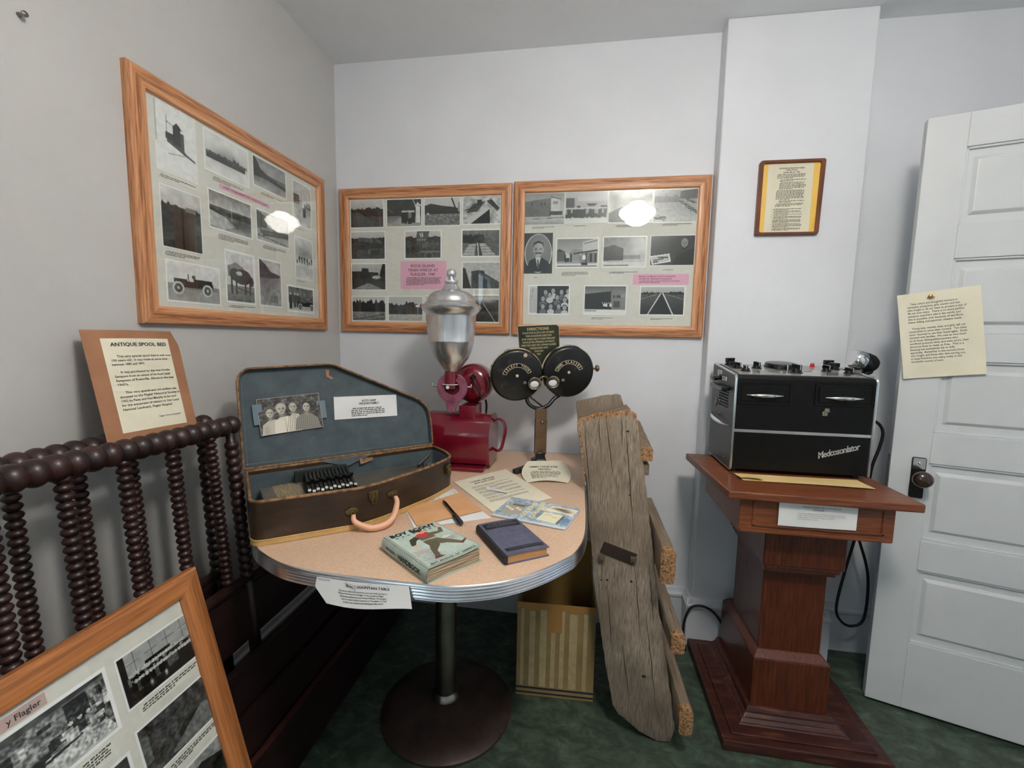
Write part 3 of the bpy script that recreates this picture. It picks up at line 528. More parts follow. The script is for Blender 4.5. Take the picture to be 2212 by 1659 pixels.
def fill3(t):
    q = F3[0]; p = sized(q, 41, .66); p.grad(0, .7, .55, .74); bldg(p, 0, .16, .66, .74, 0, .42, .74); [p.rect(x, .3, x+.03, .38, .25) for x in (.4, .5, .18)]; p.line(.66, .12, .9, .2, .01, .2); p.rect(.7, .26, .84, .36, .55); p.rect(.62, .58, .95, .7, .28); p.grad(.78, 1, .75, .55); p.line(0, .82, 1, .78, .01, .3); p.noise(16, .07); photo(t, *q, p, .015)
    q = F3[1]; p = sized(q, 42, .66); p.rect(0, .2, 1, .75, .62); p.rect(.02, .2, .22, .5, .3); p.rect(.3, .18, 1, .3, .7); p.rect(.3, .3, .98, .31, .3); p.rect(.28, .44, .36, .7, .15); p.poly([(.5, .38), (.76, .38), (.7, .46), (.56, .46)], .15); p.rect(.84, .44, 1, .7, .2); p.folk(22, .02, .98, .5, .34, .22, .6); p.grad(.84, 1, .78, .8); photo(t, *q, p, .015)
    q = F3[2]; p = sized(q, 43, .6); p.noise(6, .5); p.poly([(0, .7), (.3, .5), (.95, .8), (.9, 1), (0, .95)], .25); p.soft(.5, .4, .3, .3, .75, .8); photo(t, *q, p, .02)
    q = F3[3]; p = sized(q, 44, .56); p.grad(0, .25, .5, .5); p.grad(.3, 1, .5, .72); p.trees(.26, .08, .4, .35, 0, .6, 20); p.poly([(.6, .08), (1, .02), (1, .3), (.6, .3)], .16); [p.car(.62+.055*k, .4+.05*k, .22, .12) for k in range(8)]; [p.car(.75+.05*k, .34+.03*k, .2, .2) for k in range(4)]; p.car(.14, .88, .5, .14); p.noise(24, .12); photo(t, *q, p, .02)
    q = F3[4]; p = sized(q, 45, .22, 1.3); p.ell(.5, .5, .475, .475, .82); p.ell(.5, .5, .45, .46, .46); p.soft(.6, .35, .3, .3, .6, .5); p.poly([(.1, .86), (.2, .68), (.42, .60), (.62, .60), (.85, .70), (.92, .82), (.75, .95), (.25, .95)], .2); p.poly([(.4, .58), (.6, .6), (.52, .82), (.46, .8)], .75); p.poly([(.46, .66), (.52, .66), (.54, .86), (.48, .88)], .35); p.ell(.5, .40, .17, .185, .66); p.soft(.40, .40, .07, .14, .5, .6); p.poly([(.32, .36), (.34, .24), (.5, .19), (.66, .24), (.69, .36), (.63, .27), (.5, .245), (.38, .28)], .18); p.rect(.38, .37, .46, .385, .28); p.rect(.54, .37, .62, .385, .28); p.ell(.42, .405, .03, .012, .2); p.ell(.58, .405, .03, .012, .2); p.line(.5, .40, .51, .46, .012, .5); p.poly([(.36, .50), (.42, .475), (.5, .482), (.58, .475), (.65, .50), (.58, .515), (.5, .505), (.42, .515)], .2); p.ell(.32, .43, .02, .04, .55); p.ell(.685, .43, .02, .04, .6); photo(t, *q, p, .0)
    q = F3[5]; p = sized(q, 46, .6); p.grad(0, .5, .5, .66); p.rect(0, .45, .22, .78, .35); p.poly([(.0, .45), (.08, .36), (.22, .45)], .25); p.poly([(.3, .5), (.42, .36), (.62, .4), (.62, .75), (.3, .75)], .55); p.poly([(.62, .15), (1, .0), (1, .42), (.62, .5)], .72); p.poly([(.42, .5), (1, .38), (1, .44), (.42, .55)], .25); p.rect(.62, .5, 1, .82, .45); [p.rect(x, .52, x+.04, .8, .15) for x in (.34, .68, .8, .9)]; p.folk(3, .22, .32, .5, .3); p.folk(2, .55, .7, .52, .34, .5, .85); p.grad(.84, 1, .8, .82); p.rect(.6, .82, .75, .9, .15); p.rect(0, .92, 1, .94, .3); p.line(.66, .2, .94, .1, .015, .4); photo(t, *q, p, .025)
    q = F3[6]; p = sized(q, 47, .7); p.grad(0, .7, .42, .66); p.soft(.9, .3, .3, .4, .8, .8); p.poly([(.02, .36), (.26, .28), (.48, .4), (.48, .76), (.02, .78)], .25); p.rect(.48, .6, .85, .72, .45, .7); p.grad(.82, 1, .78, .8); p.rect(0, .9, .6, .94, .5); p.noise(14, .08); photo(t, *q, p, .03)
    q = F3[7]; p = sized(q, 48, .22); p.noise(10, .06); p.ell(.76, .3, .09, .16, .1); p.ell(.76, .26, .075, .15, .52); p.rect(.71, .24, .745, .26, .2); p.rect(.775, .24, .81, .26, .2); p.line(.76, .26, .765, .33, .008, .35); p.rect(.73, .36, .79, .375, .25); p.poly([(.6, .68), (.98, .42), (1, 1), (.5, 1)], .14); p.poly([(.02, .68), (.44, .6), (.48, .86), (.06, .96)], .84); p.poly([(.05, .71), (.42, .64), (.45, .83), (.08, .92)], .7); p.line(.1, .82, .3, .76, .02, .3); p.line(.2, .72, .4, .72, .02, .25); p.line(.1, .88, .18, .86, .02, .1); photo(t, *q, p, .02)
    q = F3[8]; p = sized(q, 49, .16, 1.3); [face(p, x, y, .055, .1, .4+.35*(k % 2)) for k, (x, y) in enumerate([(.42, .25), (.60, .2), (.8, .24), (.95, .22), (.36, .46), (.52, .34), (.7, .42), (.88, .5), (.36, .72), (.55, .72), (.74, .72), (.88, .76)])]; p.rect(0, 0, .22, 1, .78); [p.line(.05+.028*k, .1, .04+.03*k, .92, .004, .35) for k in range(6)]; photo(t, *q, p, .03)
    q = F3[9]; p = sized(q, 50, .5); p.grad(0, .4, .36, .6); bldg(p, 0, .2, .64, .8, 0, .14, .48); p.line(.64, 0, .64, .2, .006, .2); [p.rect(x, .34, x+.04, .42, .2) for x in (.69, .76, .81)]; p.rect(.7, .54, .84, .74, .3); p.folk(5, .42, .66, .58, .22, .1, .8); p.grad(.82, 1, .85, .84); p.line(0, .86, .3, .86, .008, .4); photo(t, *q, p, .03)
    q = F3[10]; p = sized(q, 51, .5); p.grad(0, .25, .72, .66); p.grad(.25, 1, .36, .16); p.trees(.26, .08, .3, .2, 0, 1, 30); [p.line(.02+.09*k, .3+.03*(k % 2), .02+.09*k, .5-.04*k, .008, .2) for k in range(5)]; [p.line(.98-.09*k, .3, .98-.09*k, .5-.04*k, .008, .2) for k in range(5)]; p.line(.02, .46, .4, .28, .014, .6, .6); p.line(.98, .46, .56, .28, .014, .6, .6); p.poly([(.2, 1), (.46, .28), (.52, .28), (.8, 1)], .16); p.line(.18, 1, .465, .26, .012, .82); p.line(.76, 1, .51, .26, .012, .82); p.noise(22, .06, .3, 1); photo(t, *q, p, .03)
    title_card(t, .521, .223, .749, .267, [('MORE OF MANY PHOTOGRAPHS', .545, .2565, .0088, .148, 'LEFT'), ('SAVED BY JENNIE SCHLAGLE', .545, .2465, .0088, .135, 'LEFT')], (2, .545, .715, .2375, .0036, .0056), 4, .001, flat('maroon_print', lin(120, 40, 60), .7))
    for i, (x0, x1, y, n) in enumerate([(.08, .18, .470, 2), (.26, .37, .472, 1), (.44, .56, .470, 2), (.63, .75, .472, 2), (.09, .13, .254, 1), (.215, .335, .276, 4), (.42, .54, .276, 2), (.64, .72, .284, 1), (.35, .45, .080, 2), (.6, .70, .080, 2)]): caption(t, x0, x1, y, n, i+25, i in (5, 8, 9))
picture_frame('oak framed photo collage beside the column on the back wall', T((.8465, 0, 1.3265)) @ R(90, 'X'), .8150, .6625, .048, .022, fill3)

# --- frame leaning in the near left corner
FW4, FH4 = .66, .8235; th4 = .244368
C4 = Vector((.34486, -1.19025, .80113)); dn = Vector((math.sin(th4), 0, -math.cos(th4)))
O4 = C4+dn*FH4-Vector((0, FW4, 0)); nz = Vector((math.cos(th4), 0, math.sin(th4)))
def fill4(t):
    W = FW4; Hh = FH4
    def q4(a, b, c, d): return (W+a, Hh-d, W+b, Hh-c)
    q = q4(-.188, -.028, .078, .178); p = sized(q, 61, .5, 1.6); p.rect(0, 0, 1, .55, .62); [p.line(x, 0, x, .5, .004, .3) for x in (.2, .4, .6, .8)]; p.line(0, .25, 1, .2, .004, .3); p.rect(0, 0, .1, 1, .08); p.rect(.3, .36, .62, .75, .08); p.rect(0, .62, 1, 1, .12); p.folk(26, .1, .98, .42, .4, .06, .38); p.folk(20, .15, .98, .55, .4, .05, .34); [p.ell(.1+p.r.rand()*.85, .44+p.r.rand()*.16, .010, .014, .6) for _ in range(34)]; p.soft(.32, .8, .02, .06, .7); p.soft(.5, .82, .02, .06, .7); p.noise(60, .22, .4, 1); p.noise(20, .1); photo(t, *q, p, .03)
    q = q4(-.43, -.202, .076, .192); p = sized(q, 62, .3, 1.6); p.grad(0, .3, .25, .35); p.poly([(.5, .15), (1, .1), (1, .5), (.4, .55)], .45); p.rect(.7, .15, .85, .5, .12); p.rect(.88, .3, 1, .5, .7); p.folk(12, .1, .95, .4, .35, .15, .5); p.poly([(.2, .7), (.9, .6), (1, 1), (.1, 1)], .68); p.poly([(.35, .66), (.55, .6), (.5, .95), (.42, .85)], .1); p.line(.5, .7, .75, .65, .02, .12); [p.rect(x, y, x+w, y+h, c) for x, y, w, h, c in [(p.r.rand(), .15+p.r.rand()*.5, .03+p.r.rand()*.07, .04+p.r.rand()*.1, p.r.choice([.08, .15, .5, .7])) for _ in range(46)]]; p.noise(70, .5, .15, .9); p.noise(24, .2); photo(t, *q, p, .03)
    q = q4(-.188, -.030, .217, .318); p = sized(q, 63, .25, 1.6); p.noise(14, .25); p.poly([(.3, .9), (.8, .5), (1, .6), (.9, 1)], .45); p.rect(.02, .2, .12, .7, .4); p.noise(40, .2); photo(t, *q, p, .03)
    q = q4(-.43, -.202, .236, .345); p = sized(q, 64, .3, 1.4); p.folk(10, .1, .95, .3, .5, .12, .5); p.noise(30, .25); p.poly([(.6, .2), (.9, .1), (.95, .4)], .5); photo(t, *q, p, .03)
    q = q4(-.188, -.030, .352, .45); p = sized(q, 65, .4, 1.4); p.grad(0, .4, .6, .5); p.poly([(.1, .5), (.6, .2), (.95, .4), (.9, .8)], .15); p.noise(26, .25); photo(t, *q, p, .03)
    g = G(); g.prism([(W-.52, Hh-.073), (W-.285, Hh-.073), (W-.285, Hh-.0545), (W-.52, Hh-.0545)], .009, .0099); o = g.build('title_card', flat('dusty_pink_paper', lin(200, 170, 166), .6), t, smooth=0)
    g = G(); put_text(g, 'y Flagler', W-.292, Hh-.064, .0125, .0101, None, bold=.0002, align='RIGHT'); g.build('title_lettering', ink, o, smooth=0)
    for i, (a, b, y, n) in enumerate([(-.165, -.045, .186, 3), (-.40, -.22, .201, 5), (-.165, -.045, .326, 3), (-.4, -.22, .354, 3)]): caption(t, W+a, W+b, Hh-y, n, 80+i, True, .0036)
picture_frame('oak framed photo collage leaning in the near left corner', frame_mat(O4-nz*.022, (0, 1, 0), -dn), FW4, FH4, .047, .022, fill4, oak_near_dim)

# ------------------------------------------------------------------ small framed notice on the column
t = thing('framed_notice', 'small walnut framed notice with yellow mount on the white column', 'picture', T((1.8135, CY, 1.729)) @ R(90, 'X'))
g = G(); n = 6; out = round_poly([(0, 0), (.226, 0), (.232, .278), (0, .278)], [.004, .012, .010, .014], n); inn = round_poly([(.014, .010), (.214, .010), (.218, .268), (.014, .268)], .008, n)
k = len(out); vs = [(x, y, 0) for x, y in out]+[(x, y, .016) for x, y in out]+[(x, y, .016) for x, y in inn]+[(x, y, .004) for x, y in inn]
fs = []
for a in range(3): fs += [(a*k+i, a*k+(i+1) % k, (a+1)*k+(i+1) % k, (a+1)*k+i) for i in range(k)]
g.add(vs, fs); g.add(vs[:k], [tuple(range(k))[::-1]]); g.build('wooden_frame', walnut, t, smooth=35, bevel=.0015)
g = G(); g.prism(inn, .001, .0045); g.build('yellow_mount', yellow_c, t, smooth=0)
g = G(); g.box((.034, .010, .0045), (.195, .266, .0052)); o = g.build('notice_sheet', paper_c, t, smooth=0)
g = G(); rng = random.Random(5)
put_text(g, 'FLAGLER RECREATION AREA', .118, .249, .0075, .0054, .090, bold=.0002); put_text(g, 'DEDICATION', .118, .242, .0065, .0054, .040, bold=.0002); put_text(g, 'Sunday, May 22, 1966', .118, .2345, .0065, .0054, .058, bold=.0002)
y = .227
for blk, ind in ((4, .0), (2, .01), (6, .01), (8, 0), (2, .01), (3, .0)):
    para(g, blk, .068+ind, .172, y, .0034, .0046, rng, z=.0054); y -= blk*.0046+.0015
y -= .004
for blk in (2, 3, 2, 3, 4, 4, 3):
    g.box((.056, y-.001, .0053), (.058, y+.001, .0055)); para(g, blk, .062, .168, y, .003, .0037, rng, z=.0054); y -= blk*.0037+.001
g.build('notice_print', ink, o, smooth=0)

# ------------------------------------------------------------------ note pinned on the door
PW, PH = .2065, .284
nm = DM @ frame_mat((.007, -.0035, 1.198), (.9905, 0, .1374), (-.1374, 0, .9905)) 
def curl(u, v): return Vector((u*PW, v*PH, .002+.006*(abs(u-.45)**2)*(1-v)+.002*(1-v)+.0035*max(0, .12-u)*8*(1-v)))
t = thing('paper_note', 'cream printed note pinned to the white panel door', 'note', nm)
g = G(); g.sheet(curl, 10, 10, .0004); o = g.build('note_sheet', paper_c, t)
g = G()
L1 = ['Take a short and thoughtful moment to', 'remember young boys, girls, women and men', 'who fought in all our wars to protect a way of', 'life we now enjoy.  There is no more perfect', 'existance anywhere else in the world, and', 'this is possible only because of sacrifices', 'these willing and patriotic citizens made.']
L2 = ['Young men, women, boys and girls, left our', 'countryside to serve their country.  Too many', 'never returned to see their home again.  Some', 'reunited with families.  We owe so very much', 'to all these distinguished persons who', 'sacrificed precious time, and even more, their', 'precious lives to keep us free.  This is a', 'blessing we sometimes fail to fully', 'appreciate.  Remember in this moment those', 'who fought, and those who died serving you,', 'to keep freedoms you enjoy today in this', 'wonderful country of ours.']
def onnote(v): c = curl(min(max(v.x/PW, 0), 1), min(max(v.y/PH, 0), 1)); return (v.x, v.y, c.z+.0004)
y = .248
for k, s in enumerate(L1):
    put_text(g, s, .024+(.008 if k == 0 else 0), y, .0094, 0, len(s)*.00318, bold=.00014, align='LEFT', M=onnote); y -= .0101
y -= .0115
for k, s in enumerate(L2):
    put_text(g, s, .024+(.008 if k == 0 else 0), y, .0094, 0, len(s)*.00318, bold=.00014, align='LEFT', M=onnote); y -= .0101
g.build('note_lettering', ink2, o, smooth=0)
g = G(); g.lathe([(.005, 0), (.006, .004), (.003, .007), (.005, .010), (0, .011)], 14, T((.083, .268, .0045))); g.box((.075, .262, .0045), (.094, .2655, .007)); g.build('brass_pin', brass, t)
# ------------------------------------------------------------------ soda fountain table
Z = .7976
t = thing('fountain_table', 'tan laminate table with rounded end and ribbed aluminium edge', 'table', (.727, -.60, 0))
IT = T((-.727, .60, 0))
OUT = [(.285, -.045), (.283, -.35), (.283, -.60), (.286, -.78), (.297, -.90), (.328, -1.0), (.386, -1.071), (.439, -1.108), (.505, -1.139), (.56, -1.152), (.62, -1.158), (.72, -1.161), (.82, -1.161), (.91, -1.158), (.992, -1.131), (1.045, -1.098), (1.093, -1.055), (1.136, -1.004), (1.166, -.957), (1.187, -.873), (1.193, -.75), (1.191, -.51), (1.187, -.30), (1.184, -.045)]
OC = [(p.x, p.y) for p in catmull(OUT, 5)]
OC = [(.285, -.028)]+OC+[(1.181, -.028)]
def inset(P, d):
    out = []; n = len(P)
    for i in range(n):
        a = Vector(P[i-1]); b = Vector(P[(i+1) % n]); tt = (b-a).normalized(); nn = Vector((-tt.y, tt.x)); out.append((P[i][0]+nn.x*d, P[i][1]+nn.y*d))
    return out
g = G(); g.prism(inset(OC, .0035), Z-.028, Z, IT); g.build('tabletop', lamin, t, smooth=30)
prof = [(.0045, Z+.0002), (.002, Z+.0013), (-.0005, Z-.0005), (-.0015, Z-.004)]
for k in range(4): z0 = Z-.0055-k*.0068; prof += [(.0002, z0), (-.0022, z0-.0022), (-.0022, z0-.0042), (.0002, z0-.0060)]
prof += [(-.0005, Z-.034), (.006, Z-.0345)]
rings = [[(x, y, z) for x, y in inset(OC, d)] for d, z in prof]; k = len(OC); vs = [v for r in rings for v in r]
g = G(); g.add(vs, [(a*k+i, a*k+(i+1) % k, (a+1)*k+(i+1) % k, (a+1)*k+i) for a in range(len(rings)-1) for i in range(k)], IT)
o = g.build('edge_band', alu, t, smooth=50); o['label'] = 'ribbed aluminium edge band'
g = G(); g.prism(inset(OC, .02), Z-.040, Z-.0285, IT); g.build('underside_board', flat('dark_underside', lin(30, 26, 22), .8), t, smooth=0)
g = G(); g.lathe([(.16, Z-.058), (.16, Z-.041), (.0, Z-.041)], 32); g.lathe([(.0365, .045), (.0365, Z-.05)], 36); g.lathe([(.05, .045), (.048, .062), (.0375, .072), (.0375, .045)], 32); o = g.build('pedestal_post', steel, t); o['label'] = 'dull steel pedestal post'
g = G(); g.lathe([(0, 0), (.222, 0), (.228, .004), (.228, .010), (.222, .015), (.19, .024), (.13, .036), (.07, .046), (.05, .052), (0, .053)], 64, T((.005, .0, 0))); o = g.build('pedestal_base', iron, t); o['label'] = 'dark iron disc base'

# label hung on the table edge
t = thing('display_card', 'white paper label taped to the front edge of the table', 'label', (.72, -1.168, Z))
TL_, TR_ = Vector((.6146, -1.1655, Z-.005)), Vector((.823, -1.1665, Z-.003))
BLc, BRc, ML = Vector((.643, -1.174, Z-.055)), Vector((.833, -1.170, Z-.051)), Vector((.612, -1.168, Z-.025))
def lab(u, v):       # u across, v 0 bottom 1 top
    left = BLc.lerp(ML, v/.55) if v < .55 else ML.lerp(TL_, (v-.55)/.45)
    p = left.lerp(BRc.lerp(TR_, v), u); p = p+Vector((0, -.005*math.sin(PI*u)-.004*(1-v), -.0035*math.sin(u*5)*(1-v)))
    return p-Vector((.72, -1.168, Z))
g = G(); g.sheet(lab, 18, 12, .0004); o = g.build('label_sheet', paper_w, t)
def onlab(v): p = lab(v.x, v.y); return p+Vector((0, -.0006, .0001))
g = G(); put_text(g, 'SODA FOUNTAIN TABLE', .57, .80, .072, 0, .46, bold=.0012, M=lambda v: onlab(Vector((v.x, .80+(v.y-.80)*2.1, 0))))
for k, s in enumerate(['   The special table once graced the end of the Soda Fountain at', 'Williams Pharmacy here in Flagler.  It was donated to Flagler', 'Historical Society by Larry and Vivienne Williams.  We thought a', 'look at it might bring back memories of a "Phosphate" or "Coke"', 'of other ones enjoyed at this meeting place after school!']):
    yy = .585-k*.098; put_text(g, s, .25, yy, .034, 0, len(s)*.0079, bold=.0004, align='LEFT', M=lambda v, yy=yy: onlab(Vector((v.x, yy+(v.y-yy)*2.4, 0))))
g.build('label_print', ink, o, smooth=0)
g = G(); g.sheet(lambda u, v: lab(.02+.14*u, .93+.09*v)+Vector((0, -.0012, .001*math.sin(u*9))), 8, 2, .0004); g.sheet(lambda u, v: lab(.33+.14*u, .90-.12*u+.07*v)+Vector((0, -.0012-.004*u, 0)), 6, 2, .0004); g.sheet(lambda u, v: lab(.45+.17*u, .84+.12*u+.025*v)+Vector((0, -.004+.002*u, 0)), 6, 2, .0004)
g.build('torn_tape', flat('torn_clear_tape', lin(200, 202, 200), .25), t)

# ------------------------------------------------------------------ papers and books on the table
def bil(a, b, c, d):          # a=bottom-left b=bottom-right c=top-right d=top-left
    a, b, c, d = map(Vector, (a, b, c, d)); return lambda u, v: (a*(1-u)+b*u)*(1-v)+(d*(1-u)+c*u)*v
def flat_paper(name, label, cat, quad, z, mat, wave=.001, draw=None, ink_m=ink, seed=1, corner=0, part='paper_sheet'):
    ctr = sum((Vector((*q, 0)) for q in quad), Vector())/4; ctr.z = z
    t = thing(name, label, cat, ctr); f = bil(*[Vector((*q, 0)) for q in quad])
    def fn(u, v):
        p = f(u, v); h = wave*(.5+.5*math.sin(u*4+seed)*math.cos(v*3.3+seed*2))+corner*(max(0, u-.75)**2*8+max(0, v-.8)**2*6)
        return Vector((p.x-ctr.x, p.y-ctr.y, .0008+h))
    g = G(); g.sheet(fn, 14, 14, .0005); o = g.build(part, mat, t)
    if draw:
        g = G(); draw(g, lambda v: fn(min(max(v.x, 0), 1), min(max(v.y, 0), 1))+Vector((0, 0, .0004))); g.build('printed_text', ink_m, o, smooth=0)
    return t
def draw_cof(g, M):
    s = lambda v: M(v); rng = random.Random(3)
    put_text(g, 'COFFEE GRINDER', .42, .85, .05, 0, .46, bold=.0012, M=s); put_text(g, 'BAG AND CART', .43, .79, .05, 0, .38, bold=.0012, M=s)
    y = .70
    for n in (2, 3, 3, 3, 2, 3):
        para(g, n, .13, .84, y, .013, .024, rng, M=s); y -= .024*n+.022
flat_paper('display_sheet', 'cream coffee grinder sheet lying behind the spiral bound booklet', 'paper', [(.917, -.757), (1.084, -.607), (.8815, -.3244), (.7287, -.5195)], Z+.0003, paper_c, .0012, draw_cof, ink2, 3)
flat_paper('paper_slip', 'small folded white slip lying on the coffee grinder sheet', 'paper', [(.8598, -.5790), (.9304, -.5985), (.9329, -.5812), (.8527, -.5525)], Z+.0028, paper_w, .002, lambda g, M: para(g, 1, .1, .9, .5, .1, .1, random.Random(1), M=M), ink2, 2, .002)
flat_paper('white_form', 'white printed form underneath the brown envelope and pen', 'paper', [(.7339, -.9093), (.9216, -.7995), (.7480, -.5850), (.6520, -.7800)], Z+.0003, paper_w, .0005,
           lambda g, M: (put_text(g, 'HARMONIA', .40, .90, .045, 0, .25, bold=.002, M=M), [g.add([(a, b, 0), (c, b, 0), (c, d, 0), (a, d, 0)], [(0, 1, 2, 3)], M) for a, b, c, d in ((.2, .945, .62, .950), (.2, .86, .62, .865), (.2, .86, .205, .95), (.615, .86, .62, .95), (.93, .4, .935, .95), (.1, .975, .93, .98))]), ink2, 5)
flat_paper('brown_envelope', 'brown kraft envelope under the pen beside the case', 'envelope', [(.7370, -.8990), (.8871, -.7578), (.7800, -.6235), (.6640, -.7940)], Z+.0026, kraft, .0012,
           lambda g, M: [words(g, .05, .95, y, .004, random.Random(int(y*99)), M=M) for y in (.15, .3, .45, .6, .75, .88)], flat('faint_brown_print', lin(176, 128, 86), .7), 4)
E_ = [(.9457, -.3699), (.9741, -.2828), (1.0884, -.2502), (1.144, -.4064), (1.1203, -.4572), (.9969, -.4783)]
t = thing('display_card', 'cream eye testing card lying against the foot of the eye tester', 'label', (1.05, -.38, Z))
qf = bil((.985, -.470, 0), (1.128, -.445, 0), (1.098, -.262, 0), (.965, -.300, 0))
def fe(u, v):
    p = qf(u, v); k = abs(v-.5)
    if v < .5 and u < .2: p.x -= .0
    w = 1-.10*math.sin(PI*v) if u > .5 else 1; dx = .022*math.sin(PI*v)*(1 if u > .5 else -1)*abs(2*u-1)
    return Vector((p.x+dx-1.05, p.y+.38-.008*math.sin(PI*u)*(1-v)*-1, .0015+.030*v**1.6+.006*math.sin(PI*u)*(1-v)))
g = G(); g.sheet(fe, 16, 12, .0005); o = g.build('paper_sheet', paper_c, t)
def one(v): return fe(min(max(v.x, 0), 1), min(max(v.y, 0), 1))+Vector((0, -.0002, .0005))
g = G(); put_text(g, 'NEED YOUR EYES', .46, .72, .085, 0, .62, bold=.002, M=one); put_text(g, 'TESTED?', .47, .60, .085, 0, .28, bold=.002, M=one); para(g, 7, .18, .80, .50, .03, .052, random.Random(9), M=one); g.build('printed_text', ink, o, smooth=0)
# pen
pa, pb = Vector((.7514, -.7163, Z+.0095)), Vector((.8556, -.8717, Z+.0095)); ax = (pb-pa).normalized()
t = thing('ballpoint_pen', 'black ballpoint pen lying across the brown envelope', 'pen', pa)
PM = frame_mat((0, 0, 0), ax, (0, 0, 1)) @ R(90, 'Y')
g = G(); Lp = (pb-pa).length; g.lathe([(0, 0), (.0012, .002), (.0035, .014), (.0048, .03), (.0050, Lp*.62)], 18, PM); g.build('barrel', blackpl, t)
g = G(); g.lathe([(.0050, Lp*.62), (.0057, Lp*.63), (.0060, Lp*.97), (.004, Lp)], 18, PM); g.build('cap', flat('dark_translucent_cap', lin(48, 50, 56), .25), t)
g = G(); g.box((-.009, -.0015, Lp*.66), (-.0055, .0015, Lp*.95), PM); g.box((-.006, -.0015, Lp*.90), (-.004, .0015, Lp*.95), PM); g.build('pocket_clip', blackpl, t, bevel=.0004)
g = G(); words(g, Lp*.30, Lp*.55, 0, .003, random.Random(4), z=.0052, M=PM @ R(-90, 'Y') @ T((0, 0, 0))); g.build('white_lettering', white_p, t, smooth=0)

# pale green handbook
ox = Vector((.0924, .1199, 0)); oy = Vector((-.1319, .1418, 0)); HB = frame_mat((.8596, -1.1591, Z), ox, oy); BW, BH, BT = .148, .194, .034
t = thing('worn_handbook', 'worn pale green handbook with a striding boy on its cover', 'book', HB)
g = G(); sp = [(.003, .001), (-.002, .008), (-.003, BT*.5), (-.001, BT-.006), (.004, BT-.001)]
def slab(g, x0, x1, y0, y1, z0, z1, fn=None, n=10):
    top = lambda u, v: Vector((x0+(x1-x0)*u, y0+(y1-y0)*v, z1+(fn(u, v) if fn else 0))); g.sheet(top, n, n, z1-z0)
lift = lambda u, v: .0045*max(0, u-.45)**2*4*(1-v)**1.5-.002*(u > 1)-.0015*u*v
slab(g, .003, BW, 0, BH, BT-.0012, BT, lift); g.build('front_cover', scout_c, t)
g = G(); pg = lambda u, v: Vector((.003+(BW-.008)*u, .003+(BH-.006)*v, BT-.0022+lift(u, v)*.35-.004*u*(1-v)))
g.sheet(pg, 8, 8, BT-.005); o = g.build('page_block', pages, t, smooth=30)
g = G(); [g.sheet(lambda u, v, z=z: Vector((.004+(BW-.010)*u, .0022+.0008*v, z+.0012*math.sin(7*u+z*900))), 10, 1, .0004) for z in (.006, .011, .015, .020, .024, .028)]; g.build('ruffled_leaves', flat('dark_page_gap', lin(120, 98, 74), .9), o, smooth=0)
g = G(); slab(g, .002, BW+.001, -.001, BH, 0, .0012); g.build('back_cover', scout_c, t)
g = G(); n = len(sp); vs = [(x, 0, z) for x, z in sp]+[(x, BH, z) for x, z in sp]+[(x+.0012, 0, z) for x, z in sp]+[(x+.0012, BH, z) for x, z in sp]
g.add(vs, [(i, i+1, n+i+1, n+i) for i in range(n-1)]+[(2*n+i, 3*n+i, 3*n+i+1, 2*n+i+1) for i in range(n-1)]+[(i, 2*n+i, 2*n+i+1, i+1) for i in range(n-1)]+[(n+i, n+i+1, 3*n+i+1, 3*n+i) for i in range(n-1)])
o = g.build('book_spine', scout_c, t)
g = G(); SM = frame_mat((-.0034, 0, 0), (0, -1, 0), (0, 0, 1)) 
put_text(g, 'HANDBOOK', -.068, BT*.52, .017, .0002, .095, bold=.0006, M=SM); put_text(g, 'BOY SCOUTS', -.150, BT*.52, .008, .0002, .04, bold=.0002, M=SM); g.build('spine_lettering', ink, o, smooth=0)
# cover picture: generic striding boy in a landscape
p = Pic(180, 236, 7, (.635, .695, .655)); p.noise(30, .04); p.noise(9, .05)
rose = (.62, .56, .56); gy = (.42, .44, .42)
p.soft(.75, .56, .22, .05, (.52, .56, .54), .8); p.soft(.2, .66, .2, .07, rose, .8); p.soft(.24, .86, .2, .09, (.55, .55, .54), .8)
for k in range(60):
    x, y = p.r.rand()*.35+.06, p.r.rand()*.25+.62; p.line(x, y, x+p.r.uniform(-.05, .05), y+p.r.uniform(-.02, .02), .004, gy, .6)
for k in range(40):
    x, y = p.r.rand()*.35+.58, p.r.rand()*.2+.42; p.line(x, y, x+p.r.uniform(-.06, .06), y+p.r.uniform(-.01, .01), .004, (.45, .5, .5), .7)
p.poly([(.66, .5), (.8, .44), (.92, .5), (.8, .52)], (.72, .74, .70)); p.poly([(.74, .56), (.88, .54), (.9, .60), (.8, .62)], rose)
kh, kd, sk, rd = (.38, .36, .29), (.24, .23, .18), (.80, .56, .48), (.72, .22, .24)
p.poly([(.40, .40), (.66, .44), (.82, .62), (.90, .74), (.83, .77), (.68, .64), (.52, .58)], kh)          # forward leg
p.poly([(.38, .42), (.60, .50), (.56, .62), (.40, .74), (.36, .86), (.27, .84), (.34, .66), (.40, .56)], (.34, .32, .26))  # rear leg
p.poly([(.82, .75), (.90, .73), (1.0, .70), (.99, .735), (.86, .80)], (.36, .22, .19)); p.poly([(.26, .84), (.37, .86), (.42, .895), (.22, .90)], (.36, .22, .19))
p.poly([(.36, .24), (.52, .20), (.66, .24), (.68, .40), (.40, .42)], kh); p.rect(.39, .395, .67, .415, (.66, .64, .55))
p.poly([(.36, .24), (.24, .28), (.16, .44), (.22, .47), (.32, .36), (.42, .32)], kd); p.ell(.22, .475, .05, .025, sk)
p.poly([(.64, .24), (.82, .28), (.90, .18), (.95, .20), (.88, .34), (.66, .34)], kh); p.ell(.93, .15, .035, .035, sk)
